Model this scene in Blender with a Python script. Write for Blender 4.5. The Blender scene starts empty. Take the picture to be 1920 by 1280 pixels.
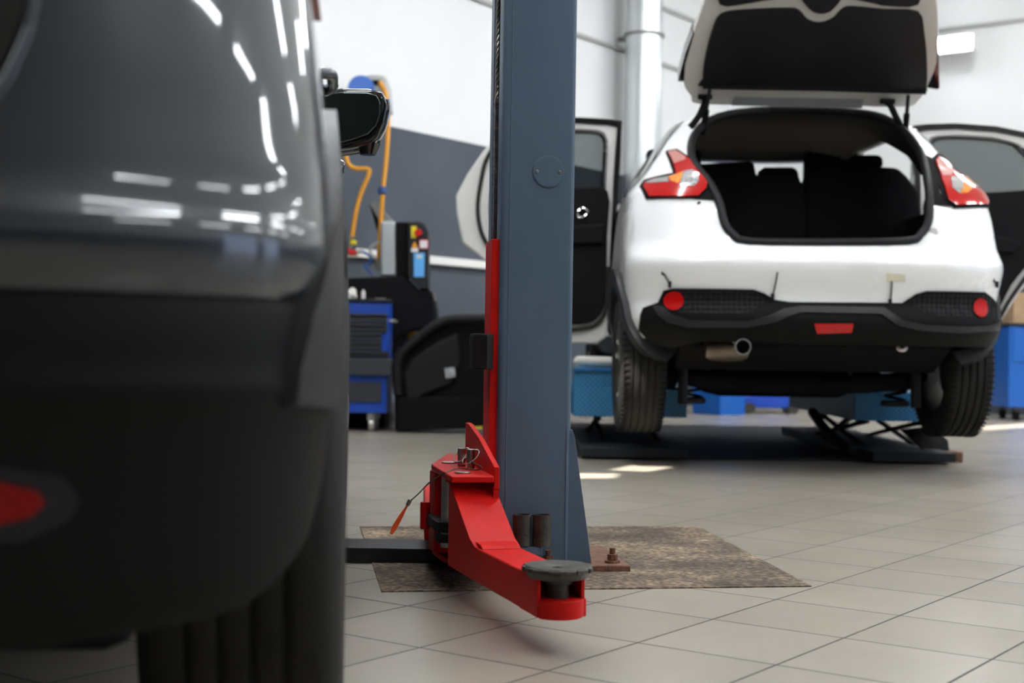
import bpy, bmesh, math, random
from mathutils import Vector, Matrix
C = bpy.context.scene
COL = C.collection
R_ = math.radians
PI = math.pi
random.seed(7)

# ------------------------------------------------------------------ camera
F_PX = 2600.0; ROLL = 0.016; PITCH = 15 / 2600.0; EYE = 0.55
cd = bpy.data.cameras.new('camera'); cam = bpy.data.objects.new('camera', cd); COL.objects.link(cam)
cd.sensor_width = 36.0; cd.lens = F_PX / 1920 * 36.0
cd.clip_start = 0.05; cd.clip_end = 200
xr = Vector((math.cos(ROLL), 0, math.sin(ROLL)))
fwd = Vector((0, math.cos(PITCH), math.sin(PITCH)))
upv = Vector((0, -math.sin(PITCH), math.cos(PITCH)))
rt = Vector((1, 0, 0))
# pixel axes expressed in the world: u -> right rotated by the roll
ax_u = rt * math.cos(ROLL) + upv * math.sin(ROLL)
ax_v = -rt * math.sin(ROLL) + upv * math.cos(ROLL)
M = Matrix((ax_u, ax_v, -fwd)).transposed().to_4x4()
M.translation = Vector((0, 0, EYE))
cam.matrix_world = M
cd.dof.use_dof = True; cd.dof.focus_distance = 3.25; cd.dof.aperture_fstop = 3.6
C.camera = cam
C.cycles.caustics_reflective = False; C.cycles.caustics_refractive = False
C.view_settings.view_transform = 'Standard'; C.view_settings.look = 'None'
C.view_settings.gamma = 1.0; C.view_settings.exposure = 0.0
C.view_settings.use_curve_mapping = False

# ------------------------------------------------------------------ world + sun
w = bpy.data.worlds.new('world'); C.world = w; w.use_nodes = True
bg = w.node_tree.nodes['Background']; bg.inputs[0].default_value = (0.55, 0.68, 0.95, 1); bg.inputs[1].default_value = 3.0
SUN_D = Vector((0.30, 0.42, -0.86)).normalized()
sd = bpy.data.lights.new('sun', 'SUN'); sd.energy = 20.0; sd.angle = R_(0.6); sd.color = (1, 0.95, 0.86)
so = bpy.data.objects.new('sun', sd); COL.objects.link(so); so.location = (0, -5, 12)
so.rotation_euler = SUN_D.to_track_quat('-Z', 'Y').to_euler()
LAMP = 58.0           # emission of the ceiling tubes

# ------------------------------------------------------------------ pixel helpers (for measuring real positions)
def ray(px, py):
    u = (px - 960) / F_PX; v = (640 - py) / F_PX
    return fwd + ax_u * u + ax_v * v
def at(px, py, Y):
    d = ray(px, py); return Vector((0, 0, EYE)) + d * (Y / d.y)
def on_z(px, py, z):
    d = ray(px, py); return Vector((0, 0, EYE)) + d * ((z - EYE) / d.z)
def on_plane(px, py, p0, n):
    d = ray(px, py); o = Vector((0, 0, EYE)); return o + d * ((p0 - o).dot(n) / d.dot(n))

# ------------------------------------------------------------------ materials
MATS = {}
def mat(name, col, rough=0.5, metal=0.0, coat=0.0, emit=0.0, trans=0.0, ior=1.45, alpha=1.0, noise=0.0, nscale=8.0, bump=0.0, bscale=60.0, spec=0.5, stretch=None, coat_rough=0.03):
    m = bpy.data.materials.new(name); m.use_nodes = True
    nt = m.node_tree; b = nt.nodes['Principled BSDF']
    b.inputs['Base Color'].default_value = (*col, 1); b.inputs['Roughness'].default_value = rough
    b.inputs['Metallic'].default_value = metal; b.inputs['Coat Weight'].default_value = coat
    b.inputs['Coat Roughness'].default_value = coat_rough
    b.inputs['Transmission Weight'].default_value = trans; b.inputs['IOR'].default_value = ior
    b.inputs['Alpha'].default_value = alpha; b.inputs['Specular IOR Level'].default_value = spec
    if emit:
        b.inputs['Emission Color'].default_value = (*col, 1); b.inputs['Emission Strength'].default_value = emit
    if noise or bump:
        tc = nt.nodes.new('ShaderNodeTexCoord'); mp = nt.nodes.new('ShaderNodeMapping')
        nt.links.new(tc.outputs['Object'], mp.inputs[0])
        if stretch: mp.inputs['Scale'].default_value = stretch
    if noise:
        n = nt.nodes.new('ShaderNodeTexNoise'); n.inputs['Scale'].default_value = nscale; n.inputs['Detail'].default_value = 6
        nt.links.new(mp.outputs[0], n.inputs[0])
        r = nt.nodes.new('ShaderNodeValToRGB')
        r.color_ramp.elements[0].position = 0.3; r.color_ramp.elements[1].position = 0.72
        r.color_ramp.elements[0].color = (*[c * (1 - noise) for c in col], 1)
        r.color_ramp.elements[1].color = (*[min(1, c * (1 + noise)) for c in col], 1)
        nt.links.new(n.outputs[0], r.inputs[0]); nt.links.new(r.outputs[0], b.inputs['Base Color'])
        mr = nt.nodes.new('ShaderNodeMapRange'); mr.inputs[3].default_value = max(0.02, rough - 0.08); mr.inputs[4].default_value = min(1, rough + 0.1)
        nt.links.new(n.outputs[0], mr.inputs[0]); nt.links.new(mr.outputs[0], b.inputs['Roughness'])
    if bump:
        n2 = nt.nodes.new('ShaderNodeTexNoise'); n2.inputs['Scale'].default_value = bscale; n2.inputs['Detail'].default_value = 4
        nt.links.new(mp.outputs[0], n2.inputs[0])
        bp = nt.nodes.new('ShaderNodeBump'); bp.inputs['Strength'].default_value = bump; bp.inputs['Distance'].default_value = 0.01
        nt.links.new(n2.outputs[0], bp.inputs['Height']); nt.links.new(bp.outputs[0], b.inputs['Normal'])
    MATS[name] = m
    return m

mat('white_paint_wall', (0.86, 0.86, 0.84), 0.7, noise=0.04, nscale=1.5)
mat('grey_car_paint', (0.018, 0.023, 0.031), 0.33, metal=0.45, coat=1.0, noise=0.05, nscale=300)
mat('bumper_black', (0.005, 0.005, 0.005), 0.55, spec=.13, noise=0.12, nscale=3)
mat('satin_black_cladding', (0.015, 0.015, 0.017), 0.42, spec=.4, noise=0.12, nscale=3, bump=0.05, bscale=700)  # lighter than bumper_black: side light on the trims put into the colour
mat('black_plastic', (0.011, 0.011, 0.013), 0.5, spec=.25, noise=0.2, nscale=6, bump=0.05, bscale=400)
mat('matte_black', (0.006, 0.006, 0.007), 0.8, spec=.15, noise=0.2, nscale=5)
mat('gloss_black', (0.006, 0.006, 0.007), 0.08, coat=0.5)
mat('rubber', (0.016, 0.015, 0.014), 0.75, spec=.3, noise=0.25, nscale=12, bump=0.15, bscale=120)
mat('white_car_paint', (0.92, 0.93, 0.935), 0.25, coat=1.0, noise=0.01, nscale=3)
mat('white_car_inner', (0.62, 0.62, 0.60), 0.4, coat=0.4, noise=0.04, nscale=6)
mat('mirror_glass', (0.10, 0.13, 0.13), 0.03, metal=1.0)
mat('chrome', (0.80, 0.80, 0.82), 0.08, metal=1.0)
mat('rim_silver', (0.70, 0.71, 0.72), 0.22, metal=0.9)
mat('brown_steel', (0.20, 0.16, 0.12), 0.35, metal=0.9, noise=0.3, nscale=14)
mat('steel', (0.42, 0.41, 0.39), 0.32, metal=1.0, noise=0.25, nscale=30)
mat('dark_steel', (0.050, 0.046, 0.038), 0.45, metal=0.35, noise=0.45, nscale=35, bump=0.25, bscale=120)
mat('rusty_steel', (0.16, 0.075, 0.045), 0.75, metal=0.2, noise=0.5, nscale=40, bump=0.5, bscale=150)
mat('post_blue_paint', (0.068, 0.106, 0.155), 0.42, spec=.4, noise=0.06, nscale=5, bump=0.06, bscale=45)
mat('red_lift_paint', (0.52, 0.008, 0.006), 0.42, spec=.15, noise=0.10, nscale=18, bump=0.05, bscale=60)
mat('red_lens', (0.45, 0.004, 0.004), 0.12, spec=.4, coat=0.3)
mat('red_reflector', (0.45, 0.002, 0.003), 0.35, spec=.2)
mat('dark_red_reflector', (0.20, 0.001, 0.001), 0.35, spec=.2)
mat('clear_lens', (0.62, 0.62, 0.64), 0.10, metal=0.7, coat=1.0, noise=0.4, nscale=60)
mat('orange_lens', (0.80, 0.25, 0.03), 0.12, coat=1.0, noise=0.3, nscale=60)
mat('lens_sheen', (0.55, 0.22, 0.20), 0.12, coat=1.0)  # lamp fins: pinkish-grey reflection put into the lens colour
mat('headliner', (0.10, 0.090, 0.080), 0.9)
mat('tinted_glass', (0.22, 0.24, 0.24), 0.02, trans=1.0, ior=1.02, coat=0.3)
mat('lift_blue_paint', (0.010, 0.13, 0.36), 0.38, noise=0.15, nscale=10)
mat('cart_blue_paint', (0.008, 0.060, 0.42), 0.35, coat=0.2, noise=0.05)
mat('cabinet_blue_paint', (0.005, 0.10, 0.42), 0.4, coat=0.2, noise=0.04)
mat('drawer_grey', (0.030, 0.034, 0.044), 0.4, noise=0.08)
mat('yellow_hose', (0.72, 0.30, 0.015), 0.45, noise=0.06)
mat('reel_grey', (0.42, 0.42, 0.40), 0.5, noise=0.05)
mat('reel_blue', (0.05, 0.15, 0.50), 0.4)
mat('blue_rubber', (0.03, 0.07, 0.22), 0.6)
mat('galvanised', (0.62, 0.65, 0.66), 0.33, metal=0.85, noise=0.08, nscale=2.0)
mat('panel_grey', (0.42, 0.45, 0.47), 0.35, metal=0.4, noise=0.05)
mat('machine_dark', (0.016, 0.018, 0.021), 0.5, spec=.3, noise=0.1)
mat('bracket_grey', (0.20, 0.20, 0.19), 0.5, metal=0.3)
mat('switch_yellow', (0.75, 0.62, 0.02), 0.4)
mat('switch_red', (0.55, 0.01, 0.01), 0.35)
mat('label_white', (0.80, 0.74, 0.76), 0.5)
mat('label_blue', (0.12, 0.42, 0.85), 0.5)
mat('label_orange', (0.80, 0.35, 0.02), 0.5)
mat('wrap_plastic', (0.35, 0.36, 0.38), 0.25, noise=0.5, nscale=14, bump=0.6, bscale=25)
mat('cardboard', (0.36, 0.24, 0.14), 0.85, noise=0.1)
mat('tape_cream', (0.78, 0.74, 0.58), 0.7)
mat('orange_tag', (0.85, 0.10, 0.02), 0.45)
mat('paper', (0.62, 0.62, 0.70), 0.6)
mat('cloth_white', (0.62, 0.61, 0.56), 0.9, noise=0.1, bump=0.5, bscale=20)
mat('lamp_tube', (0.93, 0.97, 1.0), 0.5, emit=LAMP)
mat('rail_white', (0.78, 0.77, 0.74), 0.5)
mat('conduit_grey', (0.45, 0.45, 0.44), 0.5)
mat('zinc', (0.55, 0.50, 0.40), 0.3, metal=1.0)

def diamond(m, scale, dist=0.004, col2=None):
    """tread plate pattern as a bump (and a light wear of the raised lozenges)"""
    nt = m.node_tree; b = nt.nodes['Principled BSDF']
    tc = nt.nodes.new('ShaderNodeTexCoord'); mp = nt.nodes.new('ShaderNodeMapping')
    mp.inputs['Rotation'].default_value = (0, 0, 0)
    nt.links.new(tc.outputs['Object'], mp.inputs[0])
    sx = nt.nodes.new('ShaderNodeSeparateXYZ'); nt.links.new(mp.outputs[0], sx.inputs[0])
    def math_(op, a, bb=None, va=None):
        n = nt.nodes.new('ShaderNodeMath'); n.operation = op
        if hasattr(a, 'node'): nt.links.new(a, n.inputs[0])
        else: n.inputs[0].default_value = a
        if bb is not None:
            if hasattr(bb, 'node'): nt.links.new(bb, n.inputs[1])
            else: n.inputs[1].default_value = bb
        return n.outputs[0]
    v = math_('ADD', sx.outputs[1], sx.outputs[2])
    a = math_('SINE', math_('MULTIPLY', math_('ADD', sx.outputs[0], v), scale))
    c = math_('SINE', math_('MULTIPLY', math_('SUBTRACT', sx.outputs[0], v), scale))
    p = math_('MULTIPLY', a, c)
    g = math_('GREATER_THAN', math_('ABSOLUTE', p), 0.55)
    bp = nt.nodes.new('ShaderNodeBump'); bp.inputs['Strength'].default_value = 0.9; bp.inputs['Distance'].default_value = dist
    nt.links.new(g, bp.inputs['Height']); nt.links.new(bp.outputs[0], b.inputs['Normal'])
    if col2:
        mx = nt.nodes.new('ShaderNodeMix'); mx.data_type = 'RGBA'
        mx.inputs[6].default_value = b.inputs['Base Color'].default_value; mx.inputs[7].default_value = (*col2, 1)
        nt.links.new(g, mx.inputs[0]); nt.links.new(mx.outputs[2], b.inputs['Base Color'])
diamond(mat('black_tread_plate', (0.022, 0.023, 0.025), 0.33, metal=0.3), 170)
diamond(mat('blue_tread_plate', (0.010, 0.16, 0.36), 0.4), 120, 0.004, (0.09, 0.24, 0.40))

# two-tone wall: white above, slate grey below
def wall_mat():
    m = mat('wall_two_tone', (0.86, 0.86, 0.84), 0.7)
    nt = m.node_tree; b = nt.nodes['Principled BSDF']
    tc = nt.nodes.new('ShaderNodeTexCoord'); s = nt.nodes.new('ShaderNodeSeparateXYZ'); nt.links.new(tc.outputs['Object'], s.inputs[0])
    g = nt.nodes.new('ShaderNodeMath'); g.operation = 'GREATER_THAN'; g.inputs[1].default_value = 2.21; nt.links.new(s.outputs[2], g.inputs[0])
    n = nt.nodes.new('ShaderNodeTexNoise'); n.inputs['Scale'].default_value = 1.3; n.inputs['Detail'].default_value = 5; nt.links.new(tc.outputs['Object'], n.inputs[0])
    r = nt.nodes.new('ShaderNodeValToRGB'); r.color_ramp.elements[0].position = .3; r.color_ramp.elements[1].position = .7
    r.color_ramp.elements[0].color = (0.052, 0.062, 0.080, 1); r.color_ramp.elements[1].color = (0.070, 0.082, 0.102, 1); nt.links.new(n.outputs[0], r.inputs[0])
    r2 = nt.nodes.new('ShaderNodeValToRGB'); r2.color_ramp.elements[0].color = (0.70, 0.705, 0.705, 1); r2.color_ramp.elements[1].color = (0.77, 0.775, 0.775, 1); nt.links.new(n.outputs[0], r2.inputs[0])
    mx = nt.nodes.new('ShaderNodeMix'); mx.data_type = 'RGBA'
    nt.links.new(g.outputs[0], mx.inputs[0]); nt.links.new(r.outputs[0], mx.inputs[6]); nt.links.new(r2.outputs[0], mx.inputs[7])
    nt.links.new(mx.outputs[2], b.inputs['Base Color'])
    return m
wall_mat()

TILE = 0.3000; T_A0 = -1.066; T_B0 = 1.963       # tile size and one grid corner in room axes
def tile_mat():
    m = mat('floor_tiles', (0.5, 0.47, 0.42), 0.3, ior=1.65, spec=.7); nt = m.node_tree; b = nt.nodes['Principled BSDF']
    tc = nt.nodes.new('ShaderNodeTexCoord')
    mp = nt.nodes.new('ShaderNodeMapping'); mp.vector_type = 'TEXTURE'
    mp.inputs['Location'].default_value = (T_A0, T_B0, 0); mp.inputs['Scale'].default_value = (0.95, 1, 1)
    nt.links.new(tc.outputs['Object'], mp.inputs[0])
    br = nt.nodes.new('ShaderNodeTexBrick'); br.offset = 0.0; br.offset_frequency = 1; br.squash = 1.0
    br.inputs['Scale'].default_value = 1.0; br.inputs['Brick Width'].default_value = TILE; br.inputs['Row Height'].default_value = TILE
    br.inputs['Mortar Size'].default_value = 0.0030; br.inputs['Mortar Smooth'].default_value = 0.15; br.inputs['Bias'].default_value = 0.0
    br.inputs['Color1'].default_value = (0.39, 0.350, 0.290, 1); br.inputs['Color2'].default_value = (0.355, 0.316, 0.258, 1); br.inputs['Mortar'].default_value = (0.022, 0.018, 0.014, 1)
    nt.links.new(mp.outputs[0], br.inputs[0])
    n = nt.nodes.new('ShaderNodeTexNoise'); n.inputs['Scale'].default_value = 2.2; n.inputs['Detail'].default_value = 7; n.inputs['Roughness'].default_value = .6; nt.links.new(tc.outputs['Object'], n.inputs[0])
    mr = nt.nodes.new('ShaderNodeMapRange'); mr.inputs[1].default_value = .3; mr.inputs[2].default_value = .7; mr.inputs[3].default_value = .93; mr.inputs[4].default_value = 1.03; nt.links.new(n.outputs[0], mr.inputs[0])
    mx = nt.nodes.new('ShaderNodeMix'); mx.data_type = 'RGBA'; mx.blend_type = 'MULTIPLY'; mx.inputs[0].default_value = 1
    nt.links.new(br.outputs[0], mx.inputs[6]); nt.links.new(mr.outputs[0], mx.inputs[7]); nt.links.new(mx.outputs[2], b.inputs['Base Color'])
    rr = nt.nodes.new('ShaderNodeMapRange'); rr.inputs[1].default_value = .3; rr.inputs[2].default_value = .7; rr.inputs[3].default_value = .235; rr.inputs[4].default_value = .245; nt.links.new(n.outputs[0], rr.inputs[0])
    ad = nt.nodes.new('ShaderNodeMath'); ad.operation = 'MAXIMUM'; nt.links.new(rr.outputs[0], ad.inputs[0]); nt.links.new(br.outputs[1], ad.inputs[1]); nt.links.new(ad.outputs[0], b.inputs['Roughness'])
    bp = nt.nodes.new('ShaderNodeBump'); bp.invert = True; bp.inputs['Strength'].default_value = .5; bp.inputs['Distance'].default_value = .003
    nt.links.new(br.outputs[1], bp.inputs['Height']); nt.links.new(bp.outputs[0], b.inputs['Normal'])
tile_mat()
def concrete_mat():
    m = mat('rough_concrete', (0.2, 0.17, 0.13), 0.85); nt = m.node_tree; b = nt.nodes['Principled BSDF']
    tc = nt.nodes.new('ShaderNodeTexCoord')
    n = nt.nodes.new('ShaderNodeTexNoise'); n.inputs['Scale'].default_value = 3.0; n.inputs['Detail'].default_value = 10; n.inputs['Roughness'].default_value = .72; nt.links.new(tc.outputs['Object'], n.inputs[0])
    r = nt.nodes.new('ShaderNodeValToRGB'); e = r.color_ramp.elements; e[0].position = .36; e[0].color = (0.042, 0.029, 0.021, 1); e[1].position = .66; e[1].color = (0.30, 0.225, 0.155, 1)
    e2 = e.new(.5); e2.color = (0.12, 0.088, 0.064, 1)
    nt.links.new(n.outputs[0], r.inputs[0])
    n3 = nt.nodes.new('ShaderNodeTexNoise'); n3.inputs['Scale'].default_value = 70; n3.inputs['Detail'].default_value = 4; nt.links.new(tc.outputs['Object'], n3.inputs[0])
    r3 = nt.nodes.new('ShaderNodeValToRGB'); r3.color_ramp.elements[0].position = .42; r3.color_ramp.elements[0].color = (.55, .55, .55, 1); r3.color_ramp.elements[1].position = .66; r3.color_ramp.elements[1].color = (1.7, 1.65, 1.5, 1); nt.links.new(n3.outputs[0], r3.inputs[0])
    mx = nt.nodes.new('ShaderNodeMix'); mx.data_type = 'RGBA'; mx.blend_type = 'MULTIPLY'; mx.inputs[0].default_value = 1
    nt.links.new(r.outputs[0], mx.inputs[6]); nt.links.new(r3.outputs[0], mx.inputs[7]); nt.links.new(mx.outputs[2], b.inputs['Base Color'])
    bp = nt.nodes.new('ShaderNodeBump'); bp.inputs['Strength'].default_value = .8; bp.inputs['Distance'].default_value = .008
    nt.links.new(n3.outputs[0], bp.inputs['Height']); nt.links.new(bp.outputs[0], b.inputs['Normal'])
concrete_mat()
def hex_mat():
    m = mat('honeycomb_black', (0.006, 0.006, 0.007), 0.6, spec=.2); nt = m.node_tree; b = nt.nodes['Principled BSDF']
    tc = nt.nodes.new('ShaderNodeTexCoord'); v = nt.nodes.new('ShaderNodeTexVoronoi'); v.inputs['Scale'].default_value = 45; v.inputs['Randomness'].default_value = 0.15
    nt.links.new(tc.outputs['Object'], v.inputs[0])
    bp = nt.nodes.new('ShaderNodeBump'); bp.inputs['Strength'].default_value = .8; bp.inputs['Distance'].default_value = .01
    nt.links.new(v.outputs[0], bp.inputs['Height']); nt.links.new(bp.outputs[0], b.inputs['Normal'])
hex_mat()
def chain_mat(): pass

# ------------------------------------------------------------------ mesh helpers
def smooth(me, ang=40):
    for p in me.polygons: p.use_smooth = True
    try:
        me.set_sharp_from_angle(angle=R_(ang))
    except Exception: pass
def obj(name, bm, m, parent=None, bevel=0.0, sm=True, seg=2, recalc=True):
    if recalc: bmesh.ops.recalc_face_normals(bm, faces=bm.faces)
    me = bpy.data.meshes.new(name); bm.to_mesh(me); bm.free()
    me.materials.append(MATS[m] if isinstance(m, str) else m)
    o = bpy.data.objects.new(name, me); COL.objects.link(o)
    if sm: smooth(me)
    if bevel:
        b = o.modifiers.new('bevel', 'BEVEL'); b.width = bevel; b.segments = seg; b.limit_method = 'ANGLE'; b.angle_limit = R_(35); b.harden_normals = True
    if parent:
        o.parent = parent
        o.matrix_parent_inverse = Matrix.Identity(4)
    return o
def tag(o, label=None, cat=None, group=None, kind=None):
    if label: o['label'] = label
    if cat: o['category'] = cat
    if group: o['group'] = group
    if kind: o['kind'] = kind
    return o
def thing(name, label, cat, loc=(0, 0, 0), rotz=0.0, group=None):
    o = bpy.data.objects.new(name, None); COL.objects.link(o); o.empty_display_size = 0.1
    o.location = loc; o.rotation_euler = (0, 0, rotz)
    return tag(o, label, cat, group)
def box(bm, x0, x1, y0, y1, z0, z1, mat4=None):
    vs = [bm.verts.new((x, y, z)) for z in (z0, z1) for y in (y0, y1) for x in (x0, x1)]
    for f in ((0, 1, 3, 2), (4, 6, 7, 5), (0, 4, 5, 1), (2, 3, 7, 6), (0, 2, 6, 4), (1, 5, 7, 3)):
        bm.faces.new([vs[i] for i in f])
    if mat4: bmesh.ops.transform(bm, matrix=mat4, verts=vs)
    return bm
def bx(*a, mat4=None):
    bm = bmesh.new(); return box(bm, *a, mat4=mat4)
def prism(pts, vec, bm=None):
    """pts: list of 3-D points (planar loop), extruded along vec"""
    bm = bm or bmesh.new(); vec = Vector(vec)
    a = [bm.verts.new(p) for p in pts]; b = [bm.verts.new(Vector(p) + vec) for p in pts]
    bm.faces.new(a); bm.faces.new(list(reversed(b)))
    n = len(a)
    for i in range(n): bm.faces.new((a[i], b[i], b[(i + 1) % n], a[(i + 1) % n]))
    return bm
def cyl(p0, p1, r, r1=None, n=24, bm=None, caps=True):
    bm = bm or bmesh.new(); p0 = Vector(p0); p1 = Vector(p1); r1 = r if r1 is None else r1
    d = (p1 - p0).normalized(); q = d.to_track_quat('Z', 'Y')
    A = [bm.verts.new(p0 + q @ Vector((r * math.cos(2 * PI * i / n), r * math.sin(2 * PI * i / n), 0))) for i in range(n)]
    B = [bm.verts.new(p1 + q @ Vector((r1 * math.cos(2 * PI * i / n), r1 * math.sin(2 * PI * i / n), 0))) for i in range(n)]
    for i in range(n): bm.faces.new((A[i], A[(i + 1) % n], B[(i + 1) % n], B[i]))
    if caps: bm.faces.new(list(reversed(A))); bm.faces.new(B)
    return bm
def catmull(pts, k=6, closed=False):
    pts = [Vector(p) for p in pts]; n = len(pts); out = []
    rng = range(n) if closed else range(n - 1)
    for i in rng:
        if closed: p0, p1, p2, p3 = pts[i - 1], pts[i], pts[(i + 1) % n], pts[(i + 2) % n]
        else: p0, p1, p2, p3 = pts[max(i - 1, 0)], pts[i], pts[i + 1], pts[min(i + 2, n - 1)]
        for j in range(k):
            t = j / k
            out.append(0.5 * ((2 * p1) + (p2 - p0) * t + (2 * p0 - 5 * p1 + 4 * p2 - p3) * t * t + (3 * p1 - p0 - 3 * p2 + p3) * t ** 3))
    if not closed: out.append(pts[-1])
    return out
def tube(pts, r, n=10, closed=False, sm=6, bm=None, flat=None):
    bm = bm or bmesh.new()
    P = catmull(pts, sm, closed) if sm else [Vector(p) for p in pts]
    rings = []; m_ = len(P); up = None
    for i, p in enumerate(P):
        if closed: t = (P[(i + 1) % m_] - P[i - 1])
        else: t = P[min(i + 1, m_ - 1)] - P[max(i - 1, 0)]
        t.normalize()
        if up is None:
            up = Vector((0, 0, 1)) if abs(t.z) < .9 else Vector((1, 0, 0))
        side = t.cross(up).normalized(); up = side.cross(t).normalized()
        rr = r[i * len(r) // m_] if isinstance(r, (list, tuple)) else r
        rings.append([bm.verts.new(p + side * rr * math.cos(2 * PI * j / n) + up * rr * math.sin(2 * PI * j / n)) for j in range(n)])
    for i in range(m_ if closed else m_ - 1):
        a, b = rings[i], rings[(i + 1) % m_]
        for j in range(n): bm.faces.new((a[j], a[(j + 1) % n], b[(j + 1) % n], b[j]))
    if not closed: bm.faces.new(list(reversed(rings[0]))); bm.faces.new(rings[-1])
    return bm
def lathe(prof, axis='z', n=48, loc=(0, 0, 0), bm=None, close=False):
    """prof: (r, h) pairs"""
    bm = bm or bmesh.new(); L = Vector(loc); rings = []
    for r, h in prof:
        ring = []
        for i in range(n):
            a = 2 * PI * i / n; c, s = math.cos(a), math.sin(a)
            v = {'z': Vector((r * c, r * s, h)), 'x': Vector((h, r * c, r * s)), 'y': Vector((r * c, h, r * s))}[axis]
            ring.append(bm.verts.new(v + L))
        rings.append(ring)
    k = len(rings)
    for i in range(k if close else k - 1):
        a, b = rings[i], rings[(i + 1) % k]
        for j in range(n): bm.faces.new((a[j], a[(j + 1) % n], b[(j + 1) % n], b[j]))
    if not close:
        bm.faces.new(list(reversed(rings[0]))); bm.faces.new(rings[-1])
    return bm
def boolean(o, cutters, op='DIFFERENCE'):
    for c in cutters:
        md = o.modifiers.new('b', 'BOOLEAN'); md.operation = op; md.object = c; md.solver = 'EXACT'
    bpy.context.view_layer.update()
    dg = bpy.context.evaluated_depsgraph_get()
    me = bpy.data.meshes.new_from_object(o.evaluated_get(dg)); old = o.data
    o.modifiers.clear(); o.data = me; me.name = o.name
    bpy.data.meshes.remove(old)
    for c in cutters: 
        cm = c.data; bpy.data.objects.remove(c); bpy.data.meshes.remove(cm)
    smooth(me, 35)
    return o
def tmp(bm):
    bmesh.ops.recalc_face_normals(bm, faces=bm.faces)
    me = bpy.data.meshes.new('tmp'); bm.to_mesh(me); bm.free()
    o = bpy.data.objects.new('tmp', me); COL.objects.link(o); return o

# ------------------------------------------------------------------ room (axes turned by 36.3 degrees to the camera)
TH = R_(36.2)
E1 = Vector((math.sin(TH), math.cos(TH), 0)); E2 = Vector((math.cos(TH), -math.sin(TH), 0))
def room(p): p = Vector(p); return Vector((p.dot(E2), p.dot(E1), p.z))
def world(a, b, z=0): return E2 * a + E1 * b + Vector((0, 0, z))
A0, A1, B0, B1, H = -6.9, 7.2, -8.0, 14.4, 4.6
def struct(name, bm, m):
    o = obj(name, bm, m, sm=False); o.rotation_euler = (0, 0, -TH); o['kind'] = 'structure'; return o
struct('floor', bx(A0 - .2, A1 + 9, B0 - .2, B1 + .2, -.2, 0), 'floor_tiles')
struct('wall_left', bx(A0 - .2, A0, B0 - .2, B1 + .2, 0, H), 'wall_two_tone')
struct('wall_back', bx(A0, A1, B1, B1 + .2, 0, H), 'wall_two_tone')
struct('wall_front', bx(A0, A1, B0 - .2, B0, 0, H), 'drawer_grey')
wr = struct('wall_right', bx(A1, A1 + .2, B0 - .2, B1 + .2, 0, H), 'wall_two_tone')
cuts = []
for b0 in (5.5, 10.0):
    c = tmp(bx(A1 - .5, A1 + .7, b0, b0 + 3.4, -.1, 3.4)); c.rotation_euler = (0, 0, -TH); cuts.append(c)
boolean(wr, cuts); wr['kind'] = 'structure'
# ceiling with added unseen slots, shaped only to cast the sun patches
ceil = struct('ceiling', bx(A0 - .2, A1 + .2, B0 - .2, B1 + .2, H, H + .1), 'white_paint_wall')
cuts = []
for poly in (((1050, 887), (1160, 887), (1152, 896), (1050, 897)), ((1142, 881), (1195, 870), (1262, 875), (1215, 884)), ((1832, 807), (1848, 798), (1990, 789), (1990, 797))):
    pts = []
    for q in poly:
        p = on_z(*q, 0.0); p = p - SUN_D * ((H - .2) / -SUN_D.z); pts.append(p)
    vec = -SUN_D * (.6 / -SUN_D.z)
    cuts.append(tmp(prism(pts, vec)))
boolean(ceil, cuts); ceil['kind'] = 'structure'
# skirting, rail and conduits on the walls
struct('baseboard_back', bx(A0, A1, B1 - .012, B1, 0, .26), 'conduit_grey')
struct('trim_1', bx(A0, A0 + .05, 5.5, 11.0, 1.205, 1.265), 'rail_white')
def wall_tube(name, pts, r, m='conduit_grey'):
    o = obj(name, tube([world(*p) for p in pts], r, sm=0, n=8), m); o['kind'] = 'structure'; return o
wall_tube('trim_2', [(A0 + .02, 2, 3.38), (A0 + .02, B1, 3.38)], .022)
wall_tube('trim_3', [(A0 + .02, 8, 3.93), (A0 + .02, B1, 3.93)], .022)
wall_tube('trim_4', [(A0, B1 - .02, 3.98), (A1, B1 - .02, 3.98)], .022)
# concrete patch where the post stands
pp = [on_z(675, 988, 0), on_z(715, 1110, 0), on_z(1522, 1100, 0), on_z(1310, 988, 0)]
fp = obj('floor', prism([p + Vector((0, 0, -.05)) for p in pp], (0, 0, .053)), 'rough_concrete', sm=False); fp['kind'] = 'structure'

# ceiling lights
def make_light(name, loc, rz, L=1.5, W=.16):
    t = thing(name, 'long white fluorescent batten hanging under the ceiling, outside the photo', 'ceiling light', loc, rz, 'fluorescent battens under the ceiling')
    obj('housing', bx(-W / 2 - .02, W / 2 + .02, -L / 2 - .02, L / 2 + .02, 0, .05), 'rail_white', t, bevel=.005)
    obj('diffuser', bx(-W / 2, W / 2, -L / 2, L / 2, -.03, 0), 'lamp_tube', t)
    return t
l0 = make_light('ceiling_light', world(-2.0, -6, H - .06), -TH)
first = True
for a in (-4.0, -2.0, 1.2, 4.6):
    for k in range(8):
        b = -6 + k * 2.6
        if a == -2.0 and k == 0: continue
        if b < 1.5 and a != -2.0: continue
        r = l0.copy(); COL.objects.link(r); r.location = world(a, b, H - .06)
        for ch in l0.children:
            c = ch.copy(); COL.objects.link(c); c.parent = r
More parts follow.
